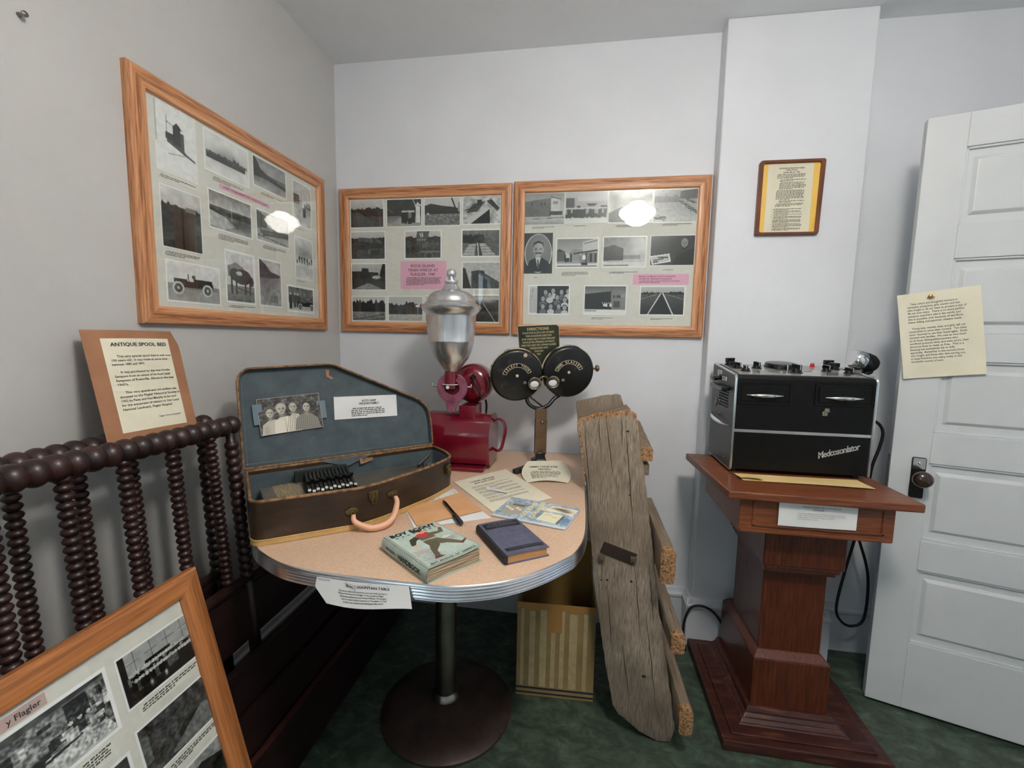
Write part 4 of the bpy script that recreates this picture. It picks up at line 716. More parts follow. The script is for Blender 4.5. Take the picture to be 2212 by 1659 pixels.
p.poly([(.44, .20), (.64, .20), (.66, .26), (.54, .32), (.40, .25)], rd); p.ell(.56, .155, .075, .062, sk); p.ell(.53, .105, .10, .035, kd); p.rect(.58, .15, .61, .156, kd); p.rect(.59, .185, .63, .190, (.6, .3, .28))
p.line(.50, .5, .64, .56, .004, kd, .7); p.line(.42, .6, .38, .8, .004, kd, .7)
p.put(((p.X < .02) | (p.X > .985) | (p.Y > .985)).astype(float), (.50, .50, .44), .6); p.rect(.04, .925, .97, .930, kd, .8)
Ac = p.fin()
co = pic_mesh('cover_illustration', Ac, .006, .004, BW-.003, BH-.004, 0, t, print_m, lambda x, y, z: (x, y, BT+.0006+lift((x-.003)/(BW-.003), y/BH)))
g = G(); MS = lambda v: (v.x, v.y, BT+.0011+lift((v.x-.003)/(BW-.003), v.y/BH))
put_text(g, 'BOY SCOUT', .074, .178, .0205, 0, .124, bold=.0013, M=MS, space=1.1)
for k, c in enumerate('HANDBOOK'): put_text(g, c, .022+k*.0152, .1625, .0085, 0, None, bold=.0003, M=MS)
put_text(g, 'BOY  SCOUTS  OF  AMERICA', .076, .0095, .0068, 0, .120, bold=.0002, M=MS); g.build('cover_lettering', ink, co, smooth=0)

# navy classic
ox = Vector((.094, .0639, 0)); oy = Vector((-.094, .1539, 0)); HB = frame_mat((1.0074, -1.0509, Z), ox, oy); BW, BH, BT = .1137, .180, .0235
t = thing('cloth_book', 'faded navy cloth book beside the pale green handbook', 'book', HB)
cv = lambda u, v: .0015*math.sin(PI*u)-.001*u
g = G(); slab(g, .002, BW, -.001, BH+.001, BT-.002, BT, cv); g.build('front_cover', navy, t, bevel=0)
g = G(); slab(g, .002, BW, -.001, BH+.001, 0, .002); g.build('back_cover', navy, t)
g = G(); g.box((.004, .003, .002), (BW-.005, BH-.003, BT-.0015)); g.build('page_block', pages_b, t)
g = G(); vs = []; pr_ = [(.003, 0), (-.003, .003), (-.0045, BT*.5), (-.003, BT-.003), (.003, BT)]; n = len(pr_)
g.prism([(x, z) for x, z in pr_]+[(.005, BT-.001), (.005, .001)], -.001, BH+.001, Matrix(((1, 0, 0, 0), (0, 0, 1, 0), (0, 1, 0, 0), (0, 0, 0, 1)))); g.build('book_spine', navy_d, t)
MN = lambda v: (v.x, v.y, BT+.0003+cv((v.x-.002)/(BW-.002), 0)+(.0004 if v.z > .5 else 0))
def band(g, x0, y0, x1, y1, M, n=8):
    for i in range(n): a = x0+(x1-x0)*i/n; b = x0+(x1-x0)*(i+1)/n; g.add([(a, y0, 0), (b, y0, 0), (b, y1, 0), (a, y1, 0)], [(0, 1, 2, 3)], M)
g = G(); band(g, .008, .138, BW-.006, .172, MN); band(g, .010, .014, BW-.006, .029, MN); o = g.build('black_title_band', flat('black_band', lin(30, 30, 34), .6), t, smooth=0)
g = G(); put_text(g, "GEORGE ELIOT'S", .058, .164, .010, 1, .070, bold=.0002, M=MN); put_text(g, 'SILAS MARNER', .058, .153, .013, 1, .085, bold=.0003, M=MN); put_text(g, 'REVISED', .058, .143, .007, 1, .04, M=MN); put_text(g, 'The Eton English Classics', .060, .0215, .009, 1, .084, bold=.0001, M=MN, shear=.2)
g.build('cover_lettering', flat('grey_blue_ink', lin(92, 92, 110), .7), o, smooth=0)

# comb bound booklet
HB = frame_mat((.9194, -.7816, Z), (.2152, -.0565, 0), (.0275, .146, 0)); BW, BH, BT = .2225, .152, .006
t = thing('spiral_booklet', 'blue patterned comb bound cookery booklet on the table', 'book', HB)
g = G(); g.box((0, 0, .0008), (BW, BH, BT-.0006)); g.build('page_block', paper_w, t)
g = G(); g.box((-.001, 0, 0), (BW+.001, BH, .0008)); g.build('back_cover', flat('grey_cover_card', lin(120, 128, 134), .5), t)
p = Pic(222, 150, 17, (.60, .66, .70)); p.noise(26, .22)
for k in range(46):
    cx, cy = p.r.rand(), p.r.rand()
    for rr in (.03, .05): p.put((np.abs(np.hypot((p.X-cx), (p.Y-cy)*BH/BW)-rr) < .004).astype(float), (.28, .40, .50), .55)
p.poly([(.06, .30), (.30, .26), (.33, .82), (.08, .86)], (.62, .60, .54)); p.r.rand(); [p.ell(.08+.05*k, .52+.05*(k % 3), .022, .045, (.80, .78, .70)) for k in range(5)]; p.rect(.12, .32, .3, .42, (.45, .42, .38))
p.poly([(.5, .2), (.72, .2), (.70, .44), (.5, .4)], (.78, .76, .68)); p.poly([(.62, .10), (.99, .12), (.97, .42), (.60, .36)], (.86, .84, .76)); p.soft(.78, .22, .12, .06, (.35, .27, .2), .9); p.soft(.86, .3, .08, .05, (.4, .3, .22), .8)
p.poly([(.60, .46), (.86, .48), (.84, .90), (.58, .86)], (.82, .80, .68)); p.line(.64, .6, .72, .56, .006, (.5, .48, .4)); p.line(.74, .64, .82, .64, .004, (.5, .48, .4)); p.poly([(.86, .48), (.89, .5), (.88, .92), (.84, .90)], (.3, .3, .3), .6)
p.poly([(.88, .62), (1, .6), (1, .92), (.9, .92)], (.34, .46, .56), .6)
co = pic_mesh('printed_cover', p.fin(), 0, 0, BW, BH, BT, t, print_m)
g = G(); put_text(g, 'COOKING', .086, .080, .019, BT+.0004, .118, rot=90, bold=.0012); g.build('cover_lettering', flat('cream_lettering', lin(226, 212, 160), .5), co, smooth=0)
g = G(); put_text(g, 'COLLAGE', .112, .080, .019, BT+.0004, .112, rot=90, bold=.0012); g.build('cover_lettering', MATS['cream_lettering'], co, smooth=0)
g = G()
for k in range(34): x = .006+k*(BW-.012)/33; g.tube([(x, .010, BT*.5+.003), (x, .006, BT+.001), (x, 0, BT+.0015), (x, -.004, BT*.5), (x, 0, .0005)], .0010, 6)
g.tube([(0.002, -.002, .004), (BW-.002, -.002, .004)], .0035, 10); g.build('comb_binding', flat('white_blue_comb', lin(196, 206, 214), .35), t)

# ------------------------------------------------------------------ autoharp case
HL = Vector((.2014, -.8719, .9076)); dx = Vector((.7146, .6995, 0)); dy = Vector((-.6995, .7146, 0))
CM = frame_mat(HL, dx, dy); CH = .9076-Z
t = thing('instrument_case', 'open brown leather instrument case with blue lining on the table', 'case', T((0, 0, -CH+.0012)) @ CM)
t0 = T((0, 0, CH))
B_ = [(.0, .0), (-.014, -.288), (.236, -.322), (.300, -.308), (.478, -.240), (.586, -.172), (.602, -.100), (.598, .0)]
BR_ = [.012, .030, .02, .03, .05, .03, .03, .02]
outl = round_poly(B_, BR_, 6)[::-1]; outl = outl[::-1]
def ring_wall(g, P, z0, z1, th, M=None, inner=True):
    """hollow wall along a closed outline (counter-clockwise), z0..z1"""
    Q = inset(P, th) ; k = len(P); vs = [(x, y, z) for z in (z0, z1) for x, y in P]+[(x, y, z) for z in (z0, z1) for x, y in Q]
    g.add(vs, [(i, (i+1) % k, k+(i+1) % k, k+i) for i in range(k)]+[(2*k+i, 3*k+i, 3*k+(i+1) % k, 2*k+(i+1) % k) for i in range(k)]+[(k+i, k+(i+1) % k, 3*k+(i+1) % k, 3*k+i) for i in range(k)]+[(i, 2*k+i, 2*k+(i+1) % k, (i+1) % k) for i in range(k)], M)
def area2(P): return sum(P[i-1][0]*P[i][1]-P[i][0]*P[i-1][1] for i in range(len(P)))
if area2(outl) < 0: outl = outl[::-1]
g = G(); ring_wall(g, outl, .0, CH, .005); g.prism(outl, 0, .006); body = g.build('case_body', leather, t, smooth=35)
g = G(); ring_wall(g, inset(outl, .0052), .006, CH-.012, .002); g.prism(inset(outl, .0055), .0062, .009); g.build('blue_lining', blue_l, t, smooth=35)
def edge_tube(P, z, r, n0=0, n1=None): return [(x, y, z) for x, y in P]
g = G(); g.tube(edge_tube(inset(outl, .002), CH, 0), .0042, 8, closed=True); g.build('rim_binding', tand, t)
g = G(); ring_wall(g, inset(outl, -.0015), .0, .013, .003); g.tube(edge_tube(inset(outl, -.001), .013, 0), .0018, 6, closed=True); g.build('bottom_binding', tanb, t, smooth=35)
# lid
la = math.radians(80); LU = Vector((0, math.cos(la), math.sin(la)))
LM = frame_mat((0, .004, CH+.004), (1, 0, 0), LU)       # local z points towards the viewer
L_ = [(-.006, .0), (-.010, .27), (.012, .300), (.262, .310), (.300, .292), (.560, .172), (.592, .140), (.600, .09), (.600, 0)]
LR_ = [.01, .016, .016, .018, .018, .02, .02, .02, .01]
lo = round_poly(L_, LR_, 6)
if area2(lo) < 0: lo = lo[::-1]
g = G(); ring_wall(g, lo, -.034, .0, .005, LM); g.prism(lo, -.037, -.032, LM); g.build('case_lid', leather, t, smooth=35)
g = G(); g.tube([LM @ Vector((x, y, 0)) for x, y in inset(lo, .002)], .0035, 8, closed=True); g.build('lid_binding', tand, t)
g = G(); g.prism(inset(lo, .0055), -.031, -.020, LM); ring_wall(g, inset(lo, .0052), -.031, -.004, .0018, LM); o = g.build('lid_lining', blue_l, t, smooth=35)
g = G(); li = inset(lo, .013); g.tube([LM @ Vector((x, y, -.019)) for x, y in li], .0007, 6, closed=True); g.build('lining_stitching', flat('pale_stitch', lin(120, 130, 130), .8), o)
g = G(); g.add([LM @ Vector(v) for v in ((.244, .291, -.0192), (.256, .290, -.0192), (.254, .272, -.0192), (.268, .262, -.0192), (.262, .258, -.0192), (.246, .268, -.0192))], [(0, 1, 2, 3, 4, 5)]); g.build('lining_tear', card_b, o, smooth=0)
g = G(); g.sheet(lambda u, v: Vector((.20+.17*u, -.006-.012*v*(1-abs(2*u-1)), CH-.002-.026*v*(1-abs(2*u-1))+.004)), 10, 4, .0012); g.build('hanging_lining_flap', blue_l, t)
g = G(); g.sheet(lambda u, v: Vector((.325+.045*u, -.010-.012*v*(1-u), CH-.004-.020*v*(1-.5*u)-.004*u)), 4, 4, .001); g.build('torn_lining_corner', tand, t)
# fittings on the front wall: find wall frames
def wall_frame(px, py, nx, ny, z): 
    n_ = Vector((nx, ny, 0)).normalized(); x_ = Vector((-n_.y, n_.x, 0)); return Matrix(((x_.x, 0, n_.x, px), (x_.y, 0, n_.y, py), (0, 1, 0, z), (0, 0, 0, 1)))
FW = wall_frame(.268, -.3215, .235, -.972, CH-.040)
def latch(M, s=1):
    g = G(); g.prism(round_poly([(-.012*s, -.012*s), (.012*s, -.012*s), (.015*s, .016*s), (-.015*s, .016*s)], .005*s), 0, .002, M); g.tube([M @ Vector(v) for v in [(-.006*s, .010*s, .003), (-.008*s, -.004*s, .005), (-.004*s, -.018*s, .005), (.004*s, -.018*s, .005), (.008*s, -.004*s, .005), (.006*s, .010*s, .003)]], .0018*s, 8); g.cyl(.005*s, 0, .006, 14, M); return g.build('case_latch', flat('tarnished_brass', lin(112, 98, 64), .35, .8) if 'tarnished_brass' not in MATS else MATS['tarnished_brass'], t, bevel=.0004)
M_a = wall_frame(.272, -.3165, .22, -.975, CH-.030); latch(M_a, 1.0)
M_b = wall_frame(.562, -.1915, .60, -.80, CH-.036); latch(M_b, 1.15)
g = G(); MA = wall_frame(.214, -.3205, .10, -.995, CH-.058); MB_ = wall_frame(.333, -.2975, .38, -.925, CH-.040)
for M in (MA, MB_): g.lathe([(.012, 0), (.011, .002), (.005, .003), (.004, .006)], 16, M @ Matrix.Diagonal((1.5, .8, 1, 1))); g.tube([M @ Vector((.006*math.cos(a), .006*math.sin(a)-.004, .006)) for a in [k*PI/5 for k in range(10)]], .0014, 6, closed=True)
g.build('handle_mount', MATS['tarnished_brass'], t)
p0 = MA @ Vector((0, -.006, .010)); p1 = MB_ @ Vector((0, -.006, .010))
ho = Vector((.25, -.97, 0))
pts = catmull([p0, p0+ho*.008+Vector((0, 0, -.018)), p0.lerp(p1, .22)+ho*.030+Vector((0, 0, -.040)), p0.lerp(p1, .5)+ho*.040+Vector((0, 0, -.046)), p0.lerp(p1, .78)+ho*.030+Vector((0, 0, -.040)), p1+ho*.008+Vector((0, 0, -.018)), p1], 6)
g = G(); rr = [.0068+.0052*math.sin(PI*i/(len(pts)-1)) for i in range(len(pts))]; g.tube(pts, rr, 12, flatk=.75); o = g.build('carry_handle', handle_p, t); o['label'] = 'peach coloured carrying handle'
# autoharp lying in the case
HM = T((0, 0, -CH)) @ CM @ T((0, 0, .0118))
t = thing('autoharp', 'black autoharp with chord bars lying in the open case', 'autoharp', HM)
hp = round_poly([(.030, -.02), (.020, -.255), (.235, -.290), (.45, -.215), (.555, -.155), (.568, -.095), (.50, -.030)], [.015, .02, .03, .03, .02, .02, .02], 5)
if area2(hp) < 0: hp = hp[::-1]
g = G(); g.prism(hp, 0, .048); g.build('harp_body', harp_m, t, smooth=30, bevel=.003)
g = G(); g.box((.064, -.215, .0481), (.135, -.02, .050)); g.build('gold_sound_panel', gold_m, t, smooth=0)
g = G(); [g.tube([(.030+.0*k, -.045-.0062*k, .0545), (.56-.014*max(0, k-6)*.9, -.050-.0052*k, .0545)], .00035, 4) for k in range(34)]; g.build('harp_strings', steel, t)
g = G(); [g.cyl(.0022, .048, .066, 8, T((.515+.008*(k % 3), -.075-.0075*k, 0))) for k in range(9)]; g.tube([(.50, -.09, .062), (.545, -.065, .080), (.552, -.060, .088)], .005, 8); g.build('tuning_pins', steel, t)
g = G(); g.box((.425, -.150, .0482), (.465, -.128, .0492)); g.build('maker_label', flat('old_gold_label', lin(122, 98, 62), .6), t, smooth=0)
g = G(); g.box((.124, -.045, .048), (.276, -.030, .088)); g.build('bar_holder', felt, t, bevel=.001)
g = G(); g.box((.118, -.262, .048), (.240, -.250, .070)); g.build('bar_holder', felt, t, bevel=.001)
for k in range(12):
    x = .1255+k*.01085; y1 = -.262-(.0 if k % 2 == 0 else .004); xs = x-.002
    M = Matrix(((1, (.040)/.22, 0, .0), (0, 1, 0, 0), (0, 0, 1, 0), (0, 0, 0, 1)))
    M = T((x+.028, -.045, .072)) @ Matrix(((1, .13, 0, 0), (0, 1, 0, 0), (0, 0, 1, 0), (0, 0, 0, 1)))
    g = G(); g.box((-.0038, -.195, 0), (.0038, .0, .012), M); o = g.build('chord_bar', harp_m if k % 2 else felt, t, bevel=.0008)
    yb = -.115 if k % 2 else -.128
    g = G(); g.lathe([(.004, 0), (.004, .006), (.0062, .008), (.0062, .012), (.004, .013)], 14, M @ T((0, yb, .011))); g.build('felt_button', blackpl, o)
    yb = -.180 if k % 2 == 0 else -.192
    g = G(); g.box((-.0040, yb-.007, .0121), (.0040, yb+.007, .0150), M); b = g.build('chord_label', white_p, o, bevel=.0006)
    g = G(); words(g, -.0022, .0022, 0, .0034, random.Random(k), z=.0152, M=M @ T((0, yb, 0))); g.build('label_mark', ink, b, smooth=0) if False else g.build('label_mark', ink, o, smooth=0)
# family photograph and card taped in the lid
WLM = T((0, 0, -CH)) @ CM @ T((0, 0, 0)) 
LW = (T((0, 0, -CH)) @ CM) @ LM
def P_family():
    p = Pic(220, 138, 71, .22, True); p.noise(10, .25); p.noise(40, .25); q = 220/138
    for k in range(120): x, y = p.r.rand(), p.r.rand()*.55; p.soft(x, y, .02, .03, p.r.choice([.15, .45, .6]), .5)
    p.poly([(.02, 1), (.05, .72), (.14, .62), (.26, .60), (.34, .70), (.36, 1)], .70); p.poly([(.22, 1), (.24, .66), (.33, .56), (.46, .55), (.53, .66), (.54, 1)], .80); p.poly([(.46, 1), (.47, .58), (.53, .50), (.62, .52), (.68, .64), (.66, 1)], .76)
    p.poly([(.54, .98), (.58, .66), (.68, .54), (.84, .56), (.93, .70), (.97, 1)], .52)
    for i in range(-2, 16): p.line(.54+.035*i, .55, .48+.035*i, 1, .0035, .34, .7); p.line(.54, .56+.05*i, .97, .66+.05*i, .004, .36, .6)
    p.put(((p.Y < .54) & (p.X > .56)).astype(float), .25, .0)
    for x, y, r, hd in ((.175, .42, .068, .3), (.355, .34, .080, .60), (.545, .32, .070, .34), (.765, .36, .068, .14)):
        p.soft(x, y+.16, r*.7, r*.9, .6, .9); p.ell(x, y-.035*q, r*1.04, r*1.0*q, hd); p.ell(x, y, r*.84, r*1.12*q, .66); p.soft(x-.25*r, y-.1*r, r*.5, r*.7, .76, .8); p.soft(x+.55*r, y+.2*r, r*.3, r*.9, .5, .7)
        for s in (-1, 1): p.soft(x+s*.34*r, y-.12*r*q, r*.24, r*.16*q, .28, .9); p.line(x+s*.15*r, y-.36*r*q, x+s*.55*r, y-.34*r*q, r*.05, .35, .8)
        p.soft(x, y+.22*r*q, r*.12, r*.16*q, .48, .8); p.soft(x, y+.58*r*q, r*.32, r*.10*q, .34, .9); p.soft(x, y+1.15*r*q, r*.6, r*.12*q, .38, .6)
    p.line(.40, .62, .41, .98, .004, .45, .7); p.soft(.1, .9, .05, .2, .5, .5)
    p.A = p.A*np.array([1.0, .97, .90]); return p
t = thing('family_photograph', 'old photograph of four people taped inside the case lid', 'photograph', LW @ T((.046, .094, -.017)) @ R(3.5, 'Z'))
ff = lambda x, y, z: (x, y, .0030+.010*((x-.09)/.09)**2*(1-y/.115)*.7)
g = G(); g.sheet(lambda u, v: Vector((.178*u, .112*v, ff(.178*u, .112*v, 0)[2]-.0003)), 12, 8, .0006); pb_ = g.build('photo_card', flat('old_photo_card', lin(190, 180, 160), .6), t)
P = P_family(); pic_mesh('photo_image', P.fin(), .001, .001, .177, .111, 0, t, print_m, ff)
g = G(); g.sheet(lambda u, v: Vector((-.014+.026*u, .035+.062*v, .0048+.002*(1-u))), 3, 3, .0002); g.sheet(lambda u, v: Vector((.168+.026*u, .028+.058*v, .0052-.001*u)), 3, 3, .0002); g.build('clear_tape', tape, t)
t = thing('display_card', 'white autoharp card taped inside the case lid', 'label', LW @ T((.262, .124, -.0185)) @ R(-1.2, 'Z'))
g = G(); g.sheet(lambda u, v: Vector((.215*u, .076*v, .0015+.001*math.sin(3*u))), 10, 4, .0004); o = g.build('card_sheet', paper_w, t)
g = G(); put_text(g, 'AUTO HARP', .116, .059, .0100, .0030, .050, bold=.0003); put_text(g, 'WILSON FAMILY', .116, .0495, .0100, .0030, .070, bold=.0003); para(g, 5, .055, .172, .034, .0042, .0062, random.Random(2), z=.0030); g.build('card_print', ink, o, smooth=0)

# ------------------------------------------------------------------ coffee grinder
t = thing('coffee_grinder', 'red electric coffee grinder with polished aluminium hopper', 'grinder', (.69, -.28, Z)); IG = T((-.69, .28, -Z))
YZ = Matrix(((0, 0, 1, 0), (1, 0, 0, 0), (0, 1, 0, 0), (0, 0, 0, 1)))     # prism profile (y,z) extruded along x
pr1 = [(-.352, .818), (-.374, .900), (-.373, .940), (-.352, .980), (-.315, 1.004), (-.275, 1.010), (-.235, 1.002), (-.200, .975), (-.186, .935), (-.186, .860), (-.200, .825), (-.225, .812), (-.330, .812)]
pc = [(p.x, p.y) for p in catmull([(a, b) for a, b in pr1[1:10]], 4)]; pp = [pr1[0]]+pc+pr1[10:]
g = G(); g.prism(pp, .560, .822, IG @ YZ); g.build('grinder_body', redp, t, smooth=40, bevel=.003)
qq = inset(pp, -.0015) if area2(pp) > 0 else inset(pp, .0015)
for xa, xb in ((.672, .6735), (.819, .8225)): g = G(); g.prism(qq, xa, xb, IG @ YZ); g.build('body_seam', redp, t, smooth=40)
g = G(); g.prism(round_poly([(.575, -.392), (.806, -.392), (.806, -.20), (.575, -.20)], .01), Z+.0005, .813, IG); g.build('base_plate', redp, t, bevel=.003)
g = G(); g.tube([IG @ Vector(v) for v in catmull([(.820, -.262, .972), (.838, -.262, .986), (.858, -.268, .976), (.870, -.275, .950), (.864, -.285, .905), (.856, -.29, .872), (.842, -.292, .862), (.820, -.290, .872)], 4)], .009, 10, flatk=.5); g.build('side_handle', redp, t)
g = G(); g.prism(round_poly([(.692, -.335), (.758, -.335), (.758, -.215), (.692, -.215)], .006), .995, 1.045, IG); g.build('neck_block', redp, t, bevel=.002)
MD = T((.7225, -.245, 1.124)) @ R(90, 'X') @ R(0, 'Y')
g = G(); g.lathe([(0, .022), (.040, .022), (.062, .016), (.070, .006), (.071, -.004), (.078, -.006), (.080, -.012), (.080, -.070), (.070, -.082), (0, -.085)], 48, IG @ MD); g.build('motor_housing', redp, t)
g = G(); g.cyl(.010, .0, .030, 14, IG @ MD @ T((.012, .030, 0))); g.build('cord_socket', blackpl, t)
RM = T((.668, -.335, 1.116)) @ R(90, 'X')
g = G(); g.cyl(.050, -.090, -.002, 32, IG @ RM); g.build('grinding_chamber', redp, t)
def ringpoly(r0, r1, a0, a1, n=36):
    A = [math.radians(a0+(a1-a0)*k/n) for k in range(n+1)]; return [(r1*math.cos(a), r1*math.sin(a)) for a in A]+[(r0*math.cos(a), r0*math.sin(a)) for a in reversed(A)]
g = G(); v = ringpoly(.029, .060, 118, 422); n = 37
vs = [(x, y, z) for z in (0, .014) for x, y in v]; m = len(v); fs = [(i, (i+1) % m, m+(i+1) % m, m+i) for i in range(m)]
for i in range(n-1): fs += [(i, m-1-i, m-2-i, i+1), (m+i, m+i+1, 2*m-2-i, 2*m-1-i)]
g.add(vs, fs, IG @ RM); g.prism([(-.028, -.048), (-.021, -.076), (-.020, -.098), (.014, -.098), (.014, -.080), (.030, -.050)], .0002, .0135, IG @ RM); g.build('clamp_ring', pinkp, t, bevel=.002)
g = G()
for s in (-1, 1): g.cyl(.004, 0, .016, 10, IG @ RM @ T((s*.062, .004, .006)) @ R(90*s, 'Y')); g.ball((s*.076, .008, .008), .006, 12, (.5, 1.6, 1), IG @ RM)
g.build('wing_nut', chrome, t)
HX, HY = .6605, -.335
g = G(); g.lathe([(.026, 1.112), (.026, 1.128), (.031, 1.129), (.031, 1.132), (.026, 1.133), (.0255, 1.180), (.020, 1.186)], 32, IG @ T((HX, HY, 0))); g.build('chute_neck', redp, t)
g = G(); g.cyl(.0065, 0, .002, 16, IG @ T((HX-.004, HY-.0305, 1.1185)) @ R(90, 'X')); g.cyl(.0345, 1.1275, 1.130, 32, IG @ T((HX, HY, 0))); g.build('white_tag', white_p, t)
k = .00178; zf = lambda y: 1.5535-(y-590)*k
pf = [(16, 800), (17, 798), (27.7, 786), (38.5, 771), (45, 756), (49.6, 738), (50.2, 736), (50.2, 734.5), (49.8, 733), (52.4, 711), (53.8, 682), (55, 676), (60, 671), (64.5, 665), (65, 661), (62, 658), (57, 656.5), (54, 655)]
g = G(); g.lathe([(r*k, zf(y)) for r, y in pf], 64, IG @ T((HX, HY, 0))); g.build('hopper', hop_m, t, smooth=50)
pf = [(58, 659), (57, 655), (53, 653), (51, 650), (50, 645), (46, 637), (40, 632), (30, 628.5), (22, 627), (18, 622), (14.5, 616), (11, 611.5), (14, 611), (14.5, 608), (14, 605.5), (9, 605), (6.5, 602), (6.5, 600), (9, 597.5), (10.3, 593), (10, 587), (7, 582.5), (0, 580)]
g = G(); g.lathe([(r*k, zf(y)) for r, y in pf], 64, IG @ T((HX, HY, 0))); g.build('hopper_lid', hop_m, t, smooth=50)
g = G(); g.tube([IG @ Vector(v) for v in catmull([(.728, -.268, 1.160), (.745, -.300, 1.140), (.765, -.300, 1.100), (.770, -.29, 1.075), (.755, -.26, 1.066), (.735, -.20, 1.062)], 6)], .0045, 8); g.tube([IG @ Vector(v) for v in catmull([(.640, -.22, 1.10), (.628, -.21, 1.07), (.630, -.20, 1.03), (.635, -.2, 1.0)], 5)], .0045, 8); g.tube([IG @ Vector(v) for v in catmull([(.768, -.19, 1.05), (.77, -.18, 1.02), (.765, -.178, .95), (.77, -.17, .82), (.77, -.12, Z+.006), (.74, -.07, Z+.006)], 5)], .0045, 8); g.build('power_cord', rubber, t)

# ------------------------------------------------------------------ eye tester
EA = 17
t = thing('eye_tester', 'black twin disc eye tester on a bronze pillar stand', 'eye tester', T((1.0085, -.25, Z+.0005)) @ R(EA, 'Z'))
foot = [(-.028, -.022), (-.040, -.055), (-.100, -.100), (-.118, -.098), (-.124, -.086), (-.110, -.070), (-.050, -.010), (-.030, .030), (-.02, .075), (.02, .075), (.030, .030), (.060, .012), (.090, .010), (.098, -.002), (.088, -.016), (.05, -.030), (.028, -.022)]
fc = [(p.x, p.y) for p in catmull(foot, 3, True)]
g = G(); g.prism(fc, 0, .016); g.lathe([(.045, .015), (.032, .024), (.026, .040), (.024, .060)], 4, R(45, 'Z') @ Matrix.Diagonal((1, 1, 1, 1))); g.build('cast_base', blackp, t, smooth=40, bevel=.004)
g = G(); g.box((-.0235, -.011, .050), (.0235, .011, .192)); g.box((-.022, -.010, .19), (.022, .010, .236)); o = g.build('pillar', bronze, t, bevel=.0015); o['label'] = 'worn bronze pillar'
g = G(); [g.ball((x, -.011, z), r, 10) for x, z, r in ((0.004, .182, .007), (-.012, .058, .003), (.012, .060, .003), (-.012, .225, .003), (.012, .223, .003))]; g.build('pillar_rivet', steel, o)
g = G(); g.tube([Vector(v) for v in catmull([(-.058, .012, .285), (-.055, .006, .262), (-.036, 0, .243), (-.005, 0, .235), (.028, 0, .248), (.055, .008, .275), (.085, .014, .292)], 6)], .0078, 10); g.tube([(-.045, .010, .282), (.010, .004, .240)], .004, 8); g.build('fork_arm', blackp, t)
TI = T((0, 0, .374)) @ R(5, 'Y') @ R(-6, 'X')   # slight roll and tilt
TI = T((.0, 0, .378)) @ R(-4.2, 'Y') @ R(8, 'X')
DR = .1045
def disc(cx, front):
    g = G(); M = TI @ T((cx, 0, 0)) @ R(90, 'X')
    g.lathe([(0, .022), (DR-.012, .022), (DR-.005, .019), (DR-.001, .012), (DR-.001, .004)], 64, M); o = g.build('lens_drum', blackp, t)
    g = G(); g.lathe([(DR-.001, .003), (DR+.002, .002), (DR+.002, -.006), (DR-.004, -.010), (0, -.010)], 64, M); g.build('cream_worn_rim', tex('cream_chipped_rim', [(.40, lin(30, 28, 24)), (.5, lin(196, 182, 150))], ns=24, detail=5, rough=.5) if 'cream_chipped_rim' not in MATS else MATS['cream_chipped_rim'], o)
    g = G(); g.lathe([(.006, .022), (.0055, .026), (0, .028)], 16, M); g.build('centre_pin', cream, o)
    return o, M
dl, ML_ = disc(-.1035, 0); dr, MR_ = disc(.1035, 0)
def arc_label(o, M, s, r0, r1, cy, a0, a1):
    g = G(); P = ringpoly(r0, r1, a0, a1, 16); n = 17; m = len(P); z = .0222
    vs = [(x, y+cy, z) for x, y in P]; g.add(vs, [(i, i+1, m-2-i, m-1-i) for i in range(n-1)], M); lab_ = g.build('arc_plate', blackpl, o, smooth=0)
    g = G()
    for ra, rb, A0, A1 in ((r1-.0016, r1, a0, a1), (r0, r0+.0016, a0, a1), (r0, r1, a0, a0+2), (r0, r1, a1-2, a1)):
        P = ringpoly(ra, rb, A0, A1, 16); g.add([(x, y+cy, z+.0003) for x, y in P], [(i, i+1, 34-2-i, 34-1-i) for i in range(16)], M)
    rm = (r0+r1)/2; step = (a1-a0-14)/max(1, len(s))
    for i, ch in enumerate(s):
        if ch == ' ': continue
        a = a0+7+step*(i+.5); put_text(g, ch, rm*math.cos(math.radians(a)), rm*math.sin(math.radians(a))+cy, .0125, z+.0004, None, rot=a-90, bold=.0003, M=M)
    g.build('arc_lettering', cream, lab_, smooth=0)
arc_label(dl, ML_, '*SELECT YOUR*', .046, .062, -.012, 155, 25)
arc_label(dr, MR_, '*OWN GLASSES*', .046, .062, -.012, 155, 25)
g = G(); g.cyl(.0075, .0222, .0235, 18, ML_ @ T((.035, .080, 0))); g.build('cream_dot', cream, dl)
g = G()
for M, x in ((ML_, .0300), (MR_, -.024)): g.box((x-.006, -.034, .0221), (x+.006, -.024, .0229), M)
g.build('viewing_slot', flat('slot_grey', lin(120, 120, 116), .5), dl)
g = G(); PM_ = TI @ T((.0, 0, -.030)) @ R(90, 'X')
g.prism([(-.028, .024), (.028, .024), (.020, -.004), (.008, .016), (-.008, .016), (-.020, -.004)], .006, .012, PM_); g.build('bridge_plate', blackp, t)
g = G(); ringp = []
for cx in (-.037, .036): g.tube([PM_ @ Vector((cx+.0235*math.cos(a), -.002+.0225*math.sin(a), .034)) for a in [2*PI*k/28 for k in range(28)]], .0034, 8, closed=True); g.lathe([(.0235, .034), (.020, .020)], 28, PM_ @ T((cx, -.002, 0)))
g.tube([PM_ @ Vector(v) for v in catmull([(-.018, .012, .034), (-.008, .022, .034), (.008, .022, .034), (.017, .012, .034)], 5)], .0034, 8); g.build('eyepiece', tex('worn_nickel', [(.4, lin(96, 84, 62)), (.7, lin(176, 170, 154))], ns=30, rough=.3, metal=.7), t)
g = G()
